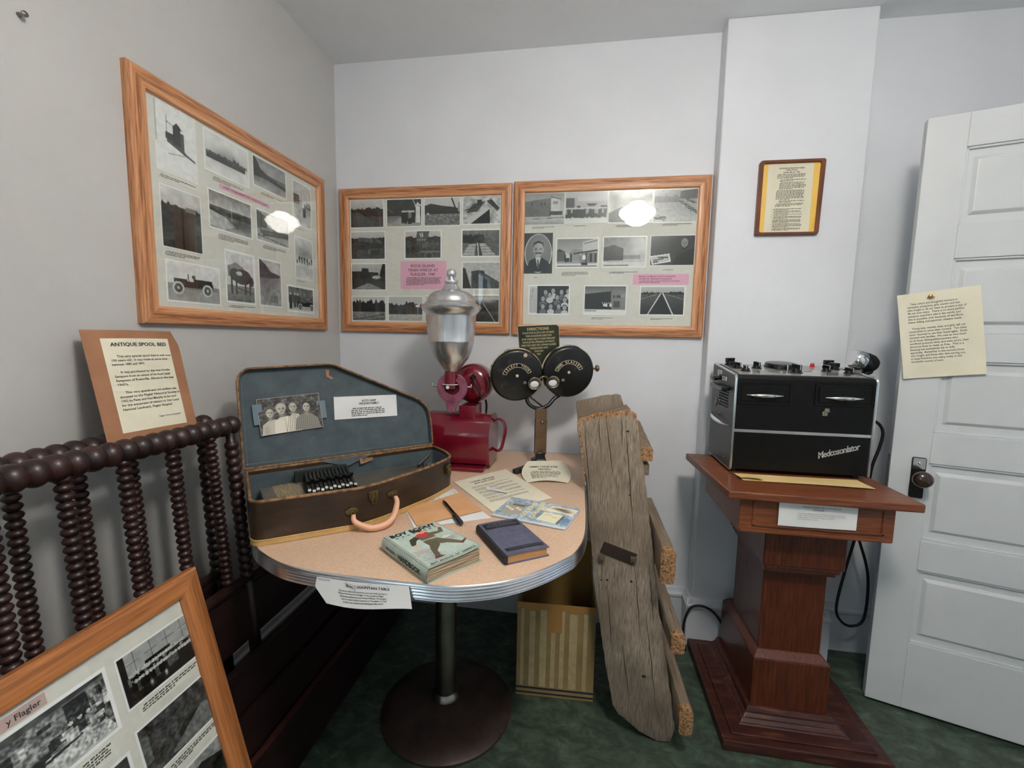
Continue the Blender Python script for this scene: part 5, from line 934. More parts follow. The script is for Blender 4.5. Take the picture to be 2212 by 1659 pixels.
for cx in (-.037, .036): g.lathe([(0, .0360), (.012, .0358), (.0150, .0345), (.0150, .034), (0, .0338)], 24, PM_ @ T((cx-.001, -.005, 0)) @ Matrix.Diagonal((1.1, .85, 1, 1)))
o = g.build('eyepiece_white_disc', flat('pale_wall_disc', lin(222, 224, 228), .6), t)  # white discs added in place of the bright wall seen through open eyepieces
# direction board
DB = TI @ T((-.004, .020, .140)) @ R(90, 'X') @ R(0, 'Z')
g = G(); g.prism(round_poly([(-.086, .048), (-.080, -.060), (-.035, -.085), (-.010, -.115), (.010, -.115), (.035, -.085), (.080, -.060), (.078, .046)], [.004, .004, .01, .004, .004, .01, .004, .016]), 0, .004, DB); o = g.build('direction_plate', olive, t, bevel=.001)
g = G(); g.tube([DB @ Vector(v) for v in ((-.0862, .046, .002), (-.0805, -.060, .002))], .0016, 6); g.tube([DB @ Vector(v) for v in ((-.084, .0485, .002), (.064, .0470, .002))], .0012, 6); g.tube([DB @ Vector(v) for v in ((.0785, .030, .002), (.0805, -.055, .002))], .0014, 6); g.build('worn_plate_edge', cream, o)
g = G(); y = .0335
put_text(g, 'DIRECTIONS', -.006, y, .0150, .0042, .086, bold=.0004, M=DB)
for s, w in (('PLACE EYES IN EYE CUPS OF MASK', .126), ('TURN KNOB EITHER DIRECTION', .104), ('STOP WHEN ABLE TO READ SMALLEST', .134), ('NOTE LETTER APPEARING ON FRONT', .128), ('THEN THE CLERK WILL FURNISH GLASSES', .140), ('CORRESPONDING WITH', .074), ('YOUR OWN', .036), ('TEST', .016)):
    y -= .0122 if s[0] != 'P' else .0145; put_text(g, s, -.004, y, .0098, .0042, w, bold=.00022, M=DB)
g.build('plate_lettering', flat('pale_brass_lettering', lin(186, 176, 138), .5), o, smooth=0)
g = G(); KM = TI @ T((.2035, .0, .004)) @ R(90, 'Y'); g.lathe([(.004, 0), (.004, .012), (.012, .014), (.0135, .018), (.0135, .022), (.010, .026), (0, .027)], 24, KM @ T((0, 0, .004))); g.build('turning_knob', bronze, t)
# ------------------------------------------------------------------ weathered plank assembly
KP = frame_mat((1.30, -.61, 0), (1, 0, 0), (0, .11, 1.06))       # local x right, y up the plank, z towards the viewer
sl = math.hypot(.11, 1.06)/1.06
t = thing('plank_frame', 'weathered grey plank frame leaning against the right side of the table', 'wooden frame', (1.40, -.61, 0)); IK = T((-1.40, .61, 0))
def rough_plank(pts, th, mat, end_mat, name, M, parent, jit=.0015, seed=1, ntop=0):
    """outline given in (x, height); densified and slightly irregular"""
    r = random.Random(seed); P = []
    N = len(pts)
    for i in range(N):
        a = Vector(pts[i]); b = Vector(pts[(i+1) % N]); L = (b-a).length; k = max(1, int(L/.018))
        for j in range(k): q = a.lerp(b, j/k); P.append((q.x-1.30+r.uniform(-jit, jit), q.y*sl+r.uniform(-jit, jit)))
    if area2(P) < 0: P = P[::-1]
    g = G(); Q = inset(P, .003); k = len(P)
    vs = [(x, y, -th) for x, y in Q]+[(x, y, -th+.003) for x, y in P]+[(x, y, -.003) for x, y in P]+[(x, y, 0) for x, y in Q]; fs = []
    for a in range(3):
        for i in range(k): fs.append((a*k+i, a*k+(i+1) % k, (a+1)*k+(i+1) % k, (a+1)*k+i))
    g.add(vs, [tuple(range(k))[::-1], tuple(range(3*k, 4*k))]+fs, IK @ M)
    g.mi = [0, 0]+[(1 if (abs((P[(f[0]) % k][1]+P[(f[1]) % k][1])/2-ntop) < .05 and ntop) else 0) for f in fs]
    return g.build(name, [mat, end_mat], parent, smooth=50)
main = [(1.156, 1.041), (1.179, 1.051), (1.22, 1.067), (1.298, 1.076), (1.328, 1.080), (1.347, 1.070), (1.352, 1.051), (1.376, .902), (1.401, .730), (1.429, .540), (1.441, .429), (1.471, .265), (1.506, .048), (1.492, .004), (1.447, .001), (1.389, .026), (1.325, .071), (1.304, .098), (1.274, .239), (1.229, .491), (1.203, .70), (1.199, .755), (1.199, .805), (1.165, .96), (1.153, 1.03)]
o = rough_plank(main, .045, grey_wood, end_grain, 'front_plank', KP, t, ntop=1.075)
rear = [(1.155, 1.0), (1.146, 1.071), (1.179, 1.082), (1.246, 1.097), (1.300, 1.106), (1.313, 1.102), (1.328, 1.060), (1.345, .95), (1.40, .50), (1.46, .02), (1.31, .005), (1.262, .50), (1.201, .74), (1.201, .84)]
RPM = T((0, .22, 0)) @ KP
rough_plank(rear, .040, grey_wood, end_grain, 'rear_plank', RPM, t, seed=4)
rough_plank([(1.25, 1.045), (1.33, 1.075), (1.345, 1.06), (1.36, .98), (1.26, .96)], .03, grey_wood, end_grain, 'short_board', T((0, .16, 0)) @ KP, t, seed=5)
def cross(x0, x1, z0, z1, ya, yb, sx, seed, rise=0):
    """board running away from the viewer, orange end grain on the near end; sx = sideways drift to the far end"""
    r = random.Random(seed); g = G(); n = 16; prof = [(0, .1), (.12, 0), (.88, 0), (1, .12), (1, .88), (.86, 1), (.14, 1), (0, .9)]; rings = []
    for i in range(n+1):
        f = i/n; y = ya+(yb-ya)*f; rings.append([(x0+(x1-x0)*p+sx*f+r.uniform(-.0008, .0008), y+(r.uniform(-.003, .003) if i == 0 else 0), z0+(z1-z0)*q+rise*f+r.uniform(-.0008, .0008)) for p, q in prof])
    k = len(prof); vs = [v for q in rings for v in q]
    g.add(vs, [(a*k+i, a*k+(i+1) % k, (a+1)*k+(i+1) % k, (a+1)*k+i) for a in range(n) for i in range(k)]+[tuple(range(n*k, n*k+k))], IK)
    c = (x0+(x1-x0)/2, ya-.003, (z0+z1)/2); g.m = 1; g.add([c]+rings[0], [(0, (i+1) % k+1, i+1) for i in range(k)], IK)
    g.mi = [(1 if j < k else m) for j, m in enumerate(g.mi)]
    return g.build('cross_board', [grey_wood_y, end_grain], t, smooth=40)
cross(1.366, 1.405, .914, .958, -.515, -.16, .0, 2, .03)
cross(1.422, 1.466, .572, .680, -.655, -.20, .0, 3)
cross(1.465, 1.506, .352, .412, -.660, -.24, -.01, 4)
cross(1.498, 1.538, .100, .186, -.680, -.26, -.01, 5)
g = G(); g.box((1.364, -.50, .862), (1.398, -.20, .900), IK); g.build('splintered_board', grey_wood_y, t, bevel=.003)
g = G(); BM = IK @ KP; g.prism([(1.258-1.30, .640*sl), (1.367-1.30, .607*sl), (1.350-1.30, .570*sl), (1.244-1.30, .604*sl)], .0002, .004, BM)
o = g.build('iron_strap', flat('rusty_iron', lin(58, 46, 38), .6, .5), t, bevel=.001)
for x, z in ((1.250, .586), (1.353, .590)):
    g = G(); g.prism(round_poly([(x-1.30-.010, z*sl-.010), (x-1.30+.010, z*sl-.010), (x-1.30+.010, z*sl+.010), (x-1.30-.010, z*sl+.010)], .002), .0045, .013, BM); g.cyl(.005, .012, .018, 12, BM @ T((x-1.30, z*sl, 0))); g.build('square_nut', flat('worn_nut', lin(104, 88, 72), .5, .5) if 'worn_nut' not in MATS else MATS['worn_nut'], o, bevel=.001)
g = G(); dark = flat('dark_crack', lin(34, 27, 22), .9)
rng = random.Random(12)
for xa, za, xb, zb in ((1.178, 1.04, 1.215, .70), (1.20, .72, 1.23, .52), (1.315, 1.03, 1.36, .60), (1.36, .56, 1.39, .30), (1.25, 1.05, 1.285, .82), (1.405, .58, 1.43, .34), (1.33, .30, 1.36, .10), (1.40, .42, 1.45, .06), (1.275, .48, 1.30, .24), (1.30, 1.06, 1.305, .95), (1.225, 1.05, 1.235, .93)):
    n = 14; L = []; Rr = []
    for i in range(n+1):
        f = i/n; w = .0013*math.sin(PI*min(1, f+.08)); x = xa+(xb-xa)*f-1.30+rng.uniform(-.0012, .0012); z = (za+(zb-za)*f)*sl; L.append((x-w, z, .0003)); Rr.append((x+w, z, .0003))
    g.add(L+Rr, [(i, n+1+i, n+2+i, i+1) for i in range(n)], BM)
for x, z, r_ in ((1.322, 1.01, .0045), (1.335, .80, .003), (1.252, .51, .003), (1.272, .512, .004), (1.350, .515, .005), (1.400, .208, .007)): g.prism([(r_*math.cos(a)*rng.uniform(.7, 1.4), r_*math.sin(a)*rng.uniform(.6, 1.0)) for a in [2*PI*k/9 for k in range(9)]], .0002, .0006, BM @ T((x-1.30, z*sl, 0)))
g.build('plank_cracks', dark, t, smooth=0)
def band_top(P, dep, seed):
    r = random.Random(seed); g = G(); up = [];
    for i in range(len(P)-1):
        a = Vector(P[i]); b = Vector(P[i+1]); k = max(2, int((b-a).length/.004))
        for j in range(k): up.append(a.lerp(b, j/k))
    up.append(Vector(P[-1])); lo_ = [q+Vector((r.uniform(-.001, .001), -dep*r.uniform(.35, 1.15))) for q in up]; n = len(up)
    g.add([(q.x-1.30, q.y*sl-.001, .0003) for q in up]+[(q.x-1.30, q.y*sl, .0004) for q in lo_], [(i, n+i, n+i+1, i+1) for i in range(n-1)], BM); return g
g = band_top([(1.155, 1.039), (1.179, 1.049), (1.22, 1.065), (1.298, 1.074), (1.328, 1.078), (1.346, 1.068)], .017, 3); g.build('worn_top_edge', end_grain, t, smooth=0)
g = G(); r_ = random.Random(8); n = 26; L = []; Q = []
for i in range(n+1):
    f = i/n; z = 1.036-.235*f; x = 1.1545+(.0355)*f+.001; L.append((x-1.30, z*sl, .0003)); Q.append((x-1.30+.009*(1-f)**.6*r_.uniform(.5, 1.1)+.001, z*sl, .0004))
g.add(L+Q, [(i, i+1, n+2+i, n+1+i) for i in range(n)], BM); g.build('worn_left_edge', end_grain, t, smooth=0)
# ------------------------------------------------------------------ cardboard box under the table
t = thing('cardboard_box', 'open tan striped cardboard box on the floor under the table', 'box', (1.10, -.38, 0)); IB = T((-1.10, .38, 0))
x0, x1, y0, y1, hz = .958, 1.240, -.492, -.262, .362
Bm = IB @ T((1.1, -.38, 0)) @ R(2.5, 'Z') @ T((-1.1, .38, 0))
g = G(); g.box((x0, y0, 0), (x1, y0+.004, hz), Bm); g.box((x0, y0+.004, 0), (x0+.004, y1, hz), Bm); g.box((x1-.004, y0+.004, 0), (x1, y1, hz), Bm); g.box((x0+.004, y0+.004, 0), (x1-.004, y1, .004), Bm); g.build('box_body', cardb, t, smooth=0, bevel=.001)
g = G(); g.box((x0+.004, y1, 0), (x1-.002, y1+.004, .42), Bm); g.box((x0+.03, y1-.001, .42), (x1-.004, y1+.003, .50), Bm); g.build('back_flap', cardb_in, t, smooth=0)
g = G()
for a, b in ((.014, .026), (.046, .066), (.084, .108), (.124, .140), (.156, .172), (.190, .218), (.240, .254)): g.box((x0+a, y0-.0006, .040), (x0+b, y0+.0005, .335+.004*math.sin(a*90)), Bm)
g.build('pale_stripe', stripe_l, t, smooth=0)
g = G(); g.box((x0, y0-.0007, .010), (x1, y0+.0005, .016), Bm); g.box((x0, y0-.0007, .028), (x1, y0+.0005, .035), Bm); g.build('dark_band', flat('navy_band', lin(34, 32, 44), .7), t, smooth=0)
g = G(); g.sheet(lambda u, v: Bm @ Vector((x0+(x1-x0)*u, y0-.0012-.001*math.sin(u*9), .338+.026*v+.004*math.sin(u*23)*(1-v))), 30, 2, .001); g.sheet(lambda u, v: Bm @ Vector((x0+.108+.055*u, y0-.0010, .255+.10*v)), 3, 3, .0006); g.build('torn_tape', flat('amber_tape', lin(156, 116, 62), .5), t)

# ------------------------------------------------------------------ lodge podium
t = thing('podium', 'reddish oak lodge podium with square column and stepped base', 'podium', (1.895, -.34, 0)); IP = T((-1.895, .34, 0))
def pbox(name, a, b, mat, bev=.003, **k):
    g = G(); g.box(a, b, IP); return g.build(name, mat, t, smooth=0, bevel=bev)
g = G(); zt = .86; TP = [(1.620, -.600), (2.149, -.606), (2.149, -.150), (1.592, -.150)]
g.prism(round_poly(TP, .008), zt-.025, zt, IP); g.build('top_board', podx_m, t, smooth=30, bevel=.004, seg=3)
g = G(); g.box((1.662, -.575, .725), (2.094, -.20, zt-.026), IP); g.build('apron', podx_m, t, smooth=0, bevel=.003)
g = G()
for a, b in (((1.700, .748), (2.066, .754)), ((1.700, .824), (2.066, .830)), ((1.700, .748), (1.707, .830)), ((2.059, .748), (2.066, .830))): g.box((a[0], -.5795, a[1]), (b[0], -.5745, b[1]), IP)
g.box((1.668, -.5785, .726), (2.088, -.5745, .735), IP); g.build('apron_moulding', podx_m, t, smooth=0, bevel=.0015)
g = G(); YZp = Matrix(((0, 0, 1, 0), (1, 0, 0, 0), (0, 1, 0, 0), (0, 0, 0, 1)))
g.box((1.768, -.515, .592), (2.010, -.185, .710), IP); g.box((1.740, -.54, .710), (2.036, -.19, .7245), IP); g.box((1.776, -.507, .576), (2.002, -.19, .592), IP); g.box((1.784, -.498, .562), (1.995, -.19, .576), IP); g.build('capital_block', pod_m, t, smooth=0, bevel=.005)
pbox('column', (1.793, -.462, .262), (1.988, -.205, .575), pod_m)
g = G()
for y, z, dz, xo in ((.0, .0, 0, 0),): 
    a = .012; P0 = [(1.772, -.490), (2.010, -.490), (2.010, -.15), (1.772, -.15)]
    g.prism(P0, .078, .250, IP); 
    vs = [(x, y, .250) for x, y in P0]+[(1.792, -.464, .272), (1.990, -.464, .272), (1.990, -.165, .272), (1.792, -.165, .272)]
    g.add(vs, [(0, 1, 5, 4), (1, 2, 6, 5), (2, 3, 7, 6), (3, 0, 4, 7), (4, 5, 6, 7), (3, 2, 1, 0)], IP)
g.build('plinth', pod_m, t, smooth=0, bevel=.003)
def frustum(g, P0, z0, P1, z1):
    g.add([(x, y, z0) for x, y in P0]+[(x, y, z1) for x, y in P1], [(0, 1, 5, 4), (1, 2, 6, 5), (2, 3, 7, 6), (3, 0, 4, 7), (4, 5, 6, 7), (3, 2, 1, 0)], IP)
def rc(d, y1=-.145): return [(1.765-d, -.497-d*1.0), (2.018+d, -.497-d*1.0), (2.018+d, y1), (1.765-d, y1)]
g = G(); frustum(g, rc(.012), .066, rc(.004), .082); frustum(g, rc(.024), .056, rc(.014), .066); frustum(g, rc(.036), .046, rc(.026), .056); frustum(g, rc(.046), .038, rc(.038), .046); g.build('base_moulding', podb_m, t, smooth=0, bevel=.002)
pbox('base_board', (1.655, -.604, .0), (2.152, -.108, .036), podb_m, .004)
g = G(); g.box((1.688, -.577, .0355), (2.119, -.140, .0425), IP); g.build('base_step', podb_m, t, smooth=0, bevel=.003)
# podium label
t = thing('display_card', 'white paper label taped to the front of the podium', 'label', T((1.772, -.5805, .757)) @ R(90, 'X') @ R(.4, 'Z'))
g = G(); g.sheet(lambda u, v: Vector((.217*u, .074*v, .0012+.0012*math.sin(u*4)*(1-v))), 12, 4, .0004); o = g.build('label_sheet', paper_w, t)
g = G(); put_text(g, 'PODIUM FROM THE IOOF HALL IN', .118, .063, .0074, .0032, .104); put_text(g, 'FLAGLER', .110, .0555, .0074, .0032, .030)
for k, s in enumerate(['This podium was placed in the foyer of the Flagler Historical Society by lodge', 'members.  Without a donor of the podium to The Town of Flagler, it was presented', 'to Flagler Lodge No. 157, IOOF, by P. G. Anderson, Noble Grand', 'and A. W. Brounlinger, Vice Grand.']): put_text(g, s, .052, .043-k*.0058, .0040, .0032, len(s)*.00165, align='LEFT')
g.build('label_print', ink2, o, smooth=0)
# envelope
flat_paper('manila_envelope', 'manila envelope lying on the podium in front of the black machine', 'envelope', [(1.700, -.481), (2.0853, -.4906), (2.0817, -.3995), (1.692, -.412)], .8603, manila, .004, None, ink, 2, .0)
t = [o for o in bpy.data.objects if o.name.startswith('manila_envelope')][0]
fq = bil((1.694, -.474, 0), (1.760, -.4855, 0), (1.757, -.455, 0), (1.690, -.440, 0)); cc = t.matrix_world.translation
g = G(); g.sheet(lambda u, v: fq(u, v)-Vector((cc.x, cc.y, 0))+Vector((0, 0, .0065+.003*math.sin(2.5*u)+.002*(1-v))), 8, 4, .0005); g.build('torn_flap', manila, t)

# ------------------------------------------------------------------ black electrotherapy machine
MX0, MX1, MY0, MY1, MZ = 1.679, 2.126, -.388, -.136, .860
t = thing('therapy_machine', 'black electrical therapy machine with knobs and chrome trim on the podium', 'machine', (1.90, -.26, MZ)); IM = T((-1.90, .26, -MZ))
zf_ = 1.200; zb_ = 1.226
sp = lambda y: zf_+(zb_-zf_)*(y-MY0)/(MY1-MY0)
g = G(); YM = Matrix(((0, 0, 1, 0), (1, 0, 0, 0), (0, 1, 0, 0), (0, 0, 0, 1)))
pf = round_poly([(MY0, MZ+.012), (MY1, MZ+.012), (MY1, zb_), (MY0, zf_)], [.004, .004, .006, .014], 6)
g.prism(pf, MX0+.012, MX1-.010, IM @ YM); g.build('machine_body', blackc, t, smooth=35, bevel=.001)
g = G(); g.prism(pf, MX0+.003, MX0+.0118, IM @ YM); o = g.build('side_panel', greyc, t, smooth=35); o['label'] = 'dark grey left side panel'
g = G(); g.prism(pf, MX1-.0098, MX1-.002, IM @ YM); g.build('side_panel', blackc, t, smooth=35)
def rimtube(x):
    P = [Vector((x, y, z)) for y, z in pf]; g.tube([IM @ p for p in P], .0052, 8, closed=True, flatk=1)
for xx in (MX0+.008, MX1-.006): g = G(); rimtube(xx); g.build('chrome_edging', bright_steel, t)
g = G(); g.box((MX0+.012, MY0-.003, 1.004), (MX1-.010, MY0+.001, 1.0145), IM); g.build('chrome_band', bright_steel, t, smooth=0, bevel=.001)
g = G()
for x in (MX0+.03, MX1-.03):
    for y in (MY0+.03, MY1-.03): g.cyl(.012, MZ, MZ+.013, 14, IM @ T((x, y, 0)))
g.build('rubber_foot', blackpl, t)
def drawer(xa, xb, za, zb, hx0, hx1, hz_):
    g = G(); P = [(xa, za), (xb, za), (xb, zb), (xa, zb)]; D = IM @ T((0, MY0, 0)) @ R(90, 'X')
    for a, w in ((0, .0),): ring_wall(g, round_poly(P, .008), -.0, .0035, .004, D); g.prism(round_poly([(xa+.012, za+.012), (xb-.012, za+.012), (xb-.012, zb-.012), (xa+.012, zb-.012)], .006), 0, .0045, D)
    g.prism(round_poly(P, .008), 0, .0012, D); o = g.build('drawer_front', blackc, t, smooth=35, bevel=.001)
    g = G(); n = 16; pts = [IM @ Vector((hx0+(hx1-hx0)*i/n, MY0-.004-.014*math.sin(PI*i/n), hz_)) for i in range(n+1)]; g.tube(pts, [.0014+.0058*math.sin(PI*i/n) for i in range(n+1)], 10); g.build('drawer_handle', chrome, o)
drawer(1.694, 1.862, 1.102, 1.178, 1.722, 1.838, 1.134); drawer(1.936, 2.112, 1.106, 1.184, 1.968, 2.082, 1.134)
g = G(); D = IM @ T((0, MY0, 0)) @ R(90, 'X'); g.box((1.963, 1.072, 0), (1.979, 1.086, .004), D); g.prism([(1.966, 1.085), (1.984, 1.085), (1.982, 1.098), (1.970, 1.098)], 0, .006, D); g.build('latch_tab', flat('aged_nickel', lin(150, 148, 128), .3, .8), t, bevel=.0008)
# script lettering: leaning cursive strokes joined by a running underline
g = G(); put_text(g, 'Medcosonlator', 2.022, .953, .031, .0012, .134, rot=17, bold=.0003, M=D, shear=.35, space=.88)
_vs = g.v[:]; g2 = G(); g2.add(_vs, g.f); o = g2.build('script_badge', flat('silver_badge', lin(186, 184, 180), .3, .3), t, smooth=0)
so = o.modifiers.new('thickness', 'SOLIDIFY'); so.thickness = .0016
# top panel
def tp(x, y, dz=0): return Vector((x, y, sp(y)+dz))
TM = IM @ frame_mat((MX0, MY0, zf_+.0002), (1, 0, 0), (0, MY1-MY0, zb_-zf_))
g = G(); g.box((.024, .020, 0), (.420, .240, .0022), TM); o = g.build('control_panel', panel_l, t, smooth=0, bevel=.0005); o['label'] = 'grey control panel on top'
g = G()
for P in ([(.085, .022), (.175, .022), (.235, .085), (.10, .085)], [(.15, .235), (.18, .10), (.29, .10), (.33, .235)], [(.30, .022), (.37, .022), (.40, .07), (.33, .09)], [(.03, .12), (.09, .12), (.07, .20), (.03, .20)]): g.prism(P, .0022, .0027, TM)
g.build('dark_panel_field', panel_d, o, smooth=0)
def knob(u, v, r, h, rot, pointer=True):
    r *= 1.18; h *= 1.12; g = G(); M = TM @ T((u, v, .0024)) @ R(rot, 'Z'); g.lathe([(r*1.25, 0), (r*1.25, .003), (r, .004), (r*.92, h*.55), (r*.5, h*.6)], 20, M)
    g.prism(round_poly([(-r*1.1, -r*.5), (r*1.1, -r*.42), (r*1.1, r*.42), (-r*1.1, r*.5)], r*.2), h*.4, h, M); ob = g.build('control_knob', blackpl, t, bevel=.0006)
    g = G(); g.box((r*1.02, -.0006, h*.4), (r*1.16, .0006, h*1.01), M); g.box((r*.2, -.0006, h), (r*1.12, .0006, h*1.015), M); g.build('pointer_line', white_p, ob, smooth=0)
for u, v, r, h, ro in ((.050, .215, .013, .024, 20), (.056, .150, .011, .018, -60), (.062, .080, .011, .018, -100), (.124, .150, .0115, .021, -80), (.227, .075, .0135, .026, -75), (.398, .218, .013, .024, 10), (.342, .115, .0105, .020, -75), (.392, .165, .012, .022, -20), (.398, .082, .011, .018, -70)): knob(u, v, r, h, ro)
g = G(); g.lathe([(.056, .002), (.056, .006), (.052, .017), (.040, .019), (0, .019)], 40, TM @ T((.222, .188, .001))); o = g.build('large_dial', blackpl, t)
g = G(); g.box((-.001, -.0575, .002), (.001, -.050, .018), TM @ T((.222, .188, 0))); g.build('dial_mark', white_p, o, smooth=0)
g = G(); g.lathe([(.009, 0), (.009, .002), (.0075, .003), (.0075, .008), (.005, .013), (0, .015)], 20, TM @ T((.345, .222, .002))); o = g.build('indicator_light', red_l, t); o['label'] = 'red indicator light'
# applicator in its cradle
g = G(); AM = IM @ T((2.124, -.235, 1.246)) @ R(24, 'Z') @ R(-62, 'Y')
AM = IM @ frame_mat((2.130, -.225, 1.258), (-.38, .05, -.92), (.05, 1, 0)) 
AM = IM @ frame_mat((2.160, -.225, 1.252), (0, 1, 0), (-.28, 0, -.96))      # local z = axis: points left/up out of the cradle
g.lathe([(.0, .036), (.028, .036), (.034, .030), (.035, .026), (.035, .0), (.034, -.002)], 36, AM); g.build('applicator_ring', chrome, t)
g = G(); g.lathe([(.034, -.0022), (.0345, -.010), (.032, -.030), (.022, -.046), (.008, -.052), (0, -.053)], 36, AM); g.tube([AM @ Vector(v) for v in ((0, .006, -.040), (0, .028, -.036), (0, .040, -.020))], .011, 12); g.build('applicator_grip', blackpl, t)
g = G(); g.box((2.108, -.250, 1.200), (2.150, -.200, 1.222), IM); g.box((2.118, -.25, 1.185), (2.130, -.15, 1.205), IM); g.build('applicator_cradle', steel, t, bevel=.002)
# left side fittings
def sm(y, z): return IM @ T((MX0+.0030, y, z)) @ R(-90, 'Y')
g = G(); g.lathe([(.008, 0), (.008, .016), (.010, .017), (.010, .028), (.009, .030)], 20, IM @ T((MX0+.003, -.230, 1.178)) @ R(-90, 'Y') @ Matrix.Diagonal((1, 3.2, 1, 1))); g.build('side_knob', blackpl, t, bevel=.0006)
g = G(); g.box((MX0-.026, -.352, 1.141), (MX0+.002, -.200, 1.157), IM); g.build('side_lever', blackpl, t, smooth=0, bevel=.004)
g = G()
for r_ in range(7):
    for c in range(10): g.box((MX0+.0015, -.335+c*.011, 1.145-r_*.0105-.004), (MX0+.0025, -.331+c*.011, 1.145-r_*.0105+.001), IM)
g.build('vent_slots', flat('vent_black', lin(10, 10, 10), .8), t, smooth=0)
g = G(); SM2 = IM @ T((MX0+.003, -.195, 1.085)) @ R(-90, 'Y'); g.lathe([(.016, 0), (.016, .002), (.012, .003), (.011, .001)], 24, SM2); g.prism([(-.020, 0), (0, -.020), (.020, 0), (0, .020)], 0, .0012, SM2); g.build('cable_socket', steel, t)
g = G(); n = 14; g.tube([IM @ Vector((MX0+.001-.020*math.sin(PI*i/n)**.7, -.370+.205*i/n, 1.020+.016*i/n)) for i in range(n+1)], [.002+.0055*math.sin(PI*i/n) for i in range(n+1)], 10); g.build('carry_handle', chrome, t)
g = G(); [g.ball((MX0+.002, y, z), .0028, 8, (1, 1, 1), IM) for y, z in ((-.245, 1.094), (-.25, 1.048), (-.33, .90), (-.16, .90))]; g.build('side_screw', chrome, t)
g = G(); g.box((MX0+.0012, -.245, 1.193), (MX0+.0028, -.195, 1.206), IM); g.box((MX0+.0012, -.305, 1.172), (MX0+.0028, -.255, 1.186), IM); g.box((MX0+.0012, -.215, 1.192-.014), (MX0+.0028, -.200, 1.192), IM); o = g.build('white_label', white_p, t, smooth=0)
g = G(); LMs = IM @ Matrix(((0, 0, -1, MX0+.0010), (-1, 0, 0, -.256), (0, 1, 0, 1.179), (0, 0, 0, 1))); words(g, .004, .045, 0, .006, random.Random(6), M=LMs); LMs = IM @ Matrix(((0, 0, -1, MX0+.0010), (-1, 0, 0, -.197), (0, 1, 0, 1.199), (0, 0, 0, 1))); words(g, .004, .045, 0, .005, random.Random(7), M=LMs); g.build('label_print', ink2, o, smooth=0)
# cables of the machine
g = G(); g.tube(catmull([(2.128, -.180, 1.040), (2.190, -.190, 1.042), (2.240, -.200, 1.030), (2.266, -.200, .995), (2.262, -.200, .94), (2.247, -.195, .865), (2.250, -.180, .80), (2.262, -.130, .64), (2.256, -.120, .537), (2.232, -.120, .395), (2.213, -.125, .254), (2.235, -.125, .197), (2.279, -.120, .178), (2.320, -.120, .218), (2.322, -.115, .385), (2.285, -.11, .52), (2.255, -.08, .62), (2.240, -.008, .72)], 8), .0052, 10); tag(g.build('power_cable', rubber), 'black cable looping down from the machine behind the podium and door edge', 'cable')
t2 = None
g = G(); g.tube(catmull([(1.638, -.150, .006), (1.628, -.145, .06), (1.632, -.135, .13), (1.655, -.128, .185), (1.69, -.125, .198), (1.73, -.125, .188), (1.765, -.128, .158), (1.80, -.128, .10), (1.825, -.128, .050)], 6), .0052, 10)
tag(g.build('electric_cord', rubber), 'black cord arching out of the floor behind the podium base on the left', 'cord')

# ------------------------------------------------------------------ spool bed ends against the left wall
def bead_prof(L, pitch, ro, ri, z0=0, n=8):
    k = max(1, round(L/pitch)); out = []
    for i in range(k*n+1):
        f = i/n; out.append((ri+(ro-ri)*abs(math.sin(PI*f))**.75, z0+L*i/(k*n)))
    return out
YA, YB = -2.35, -.90
def bed_end(label, xt, zt_, lean, ys, off, xb=None):
    """top rail at x=xt, z=zt_; lean = horizontal metres per metre of drop"""
    t = thing('spool_bed_end', label, 'bed', (xt+lean*zt_, (YA+YB)/2, 0), 'stacked spool bed ends')
    I = T((-(xt+lean*zt_), -(YA+YB)/2, 0)); X = lambda z: xt+lean*(zt_-z)
    g = G(); g.lathe(bead_prof(YB-YA, .0325, .0265, .0185, 0), 28, I @ T((xt, YA, zt_)) @ R(-90, 'X')); g.build('top_rail', spool_m, t, smooth=60)
    zl = .615; d = Vector((X(zl)-xt, 0, zl-zt_)); Ls = d.length; ang = math.degrees(math.atan2(d.x, -d.z))
    for y in ys:
        g = G(); g.lathe(bead_prof(Ls-.03, 0.0172, .0145, .0078, .015), 18, I @ T((xt, y, zt_)) @ R(180-ang, 'Y') ); g.build('spindle', spool_m, t, smooth=60)
    g = G(); M = I @ T((X(zl), 0, zl)); 
    YE = -.12 if xt > .15 else YB
    g.tube([I @ Vector((X(zl), y, zl)) for y in (YA, YE)], .014, 14); g.build('lower_rail', spool_m, t)
    g = G(); M = I @ frame_mat((X(.445), YA, .445), (0, 1, 0), (X(.60)-X(.45), 0, .15)); g.box((0, 0, -.008), (YE-YA, .15, .008), M); g.build('lower_board', board_dark, t, smooth=0, bevel=.003)
    for y in (YB-.022, YA+.02):
        g = G(); d2 = Vector((X(0)-xt, 0, -zt_)); g.lathe([(.008, 0), (.014, .004)]+bead_prof(.26, .024, .0165, .0115, .01)+[(.016, .275), (.016, .60), (.012, .61)]+bead_prof(.40, .024, .018, .012, .615)+[(.012, d2.length*.995)], 20, I @ T((X(0), y, .0)) @ R(-math.degrees(math.atan2(d2.x, zt_)), 'Y')); g.build('corner_post', spool_m, t, smooth=60)
    return t
bed_end('dark spool turned bed end standing in front of its twin', .200, 1.055, .080, [-.990-.112*k for k in range(12)], 0)
bed_end('dark spool turned bed end nearest the left wall', .112, 1.054, .060, [-1.013-.112*k for k in range(11)], 0)
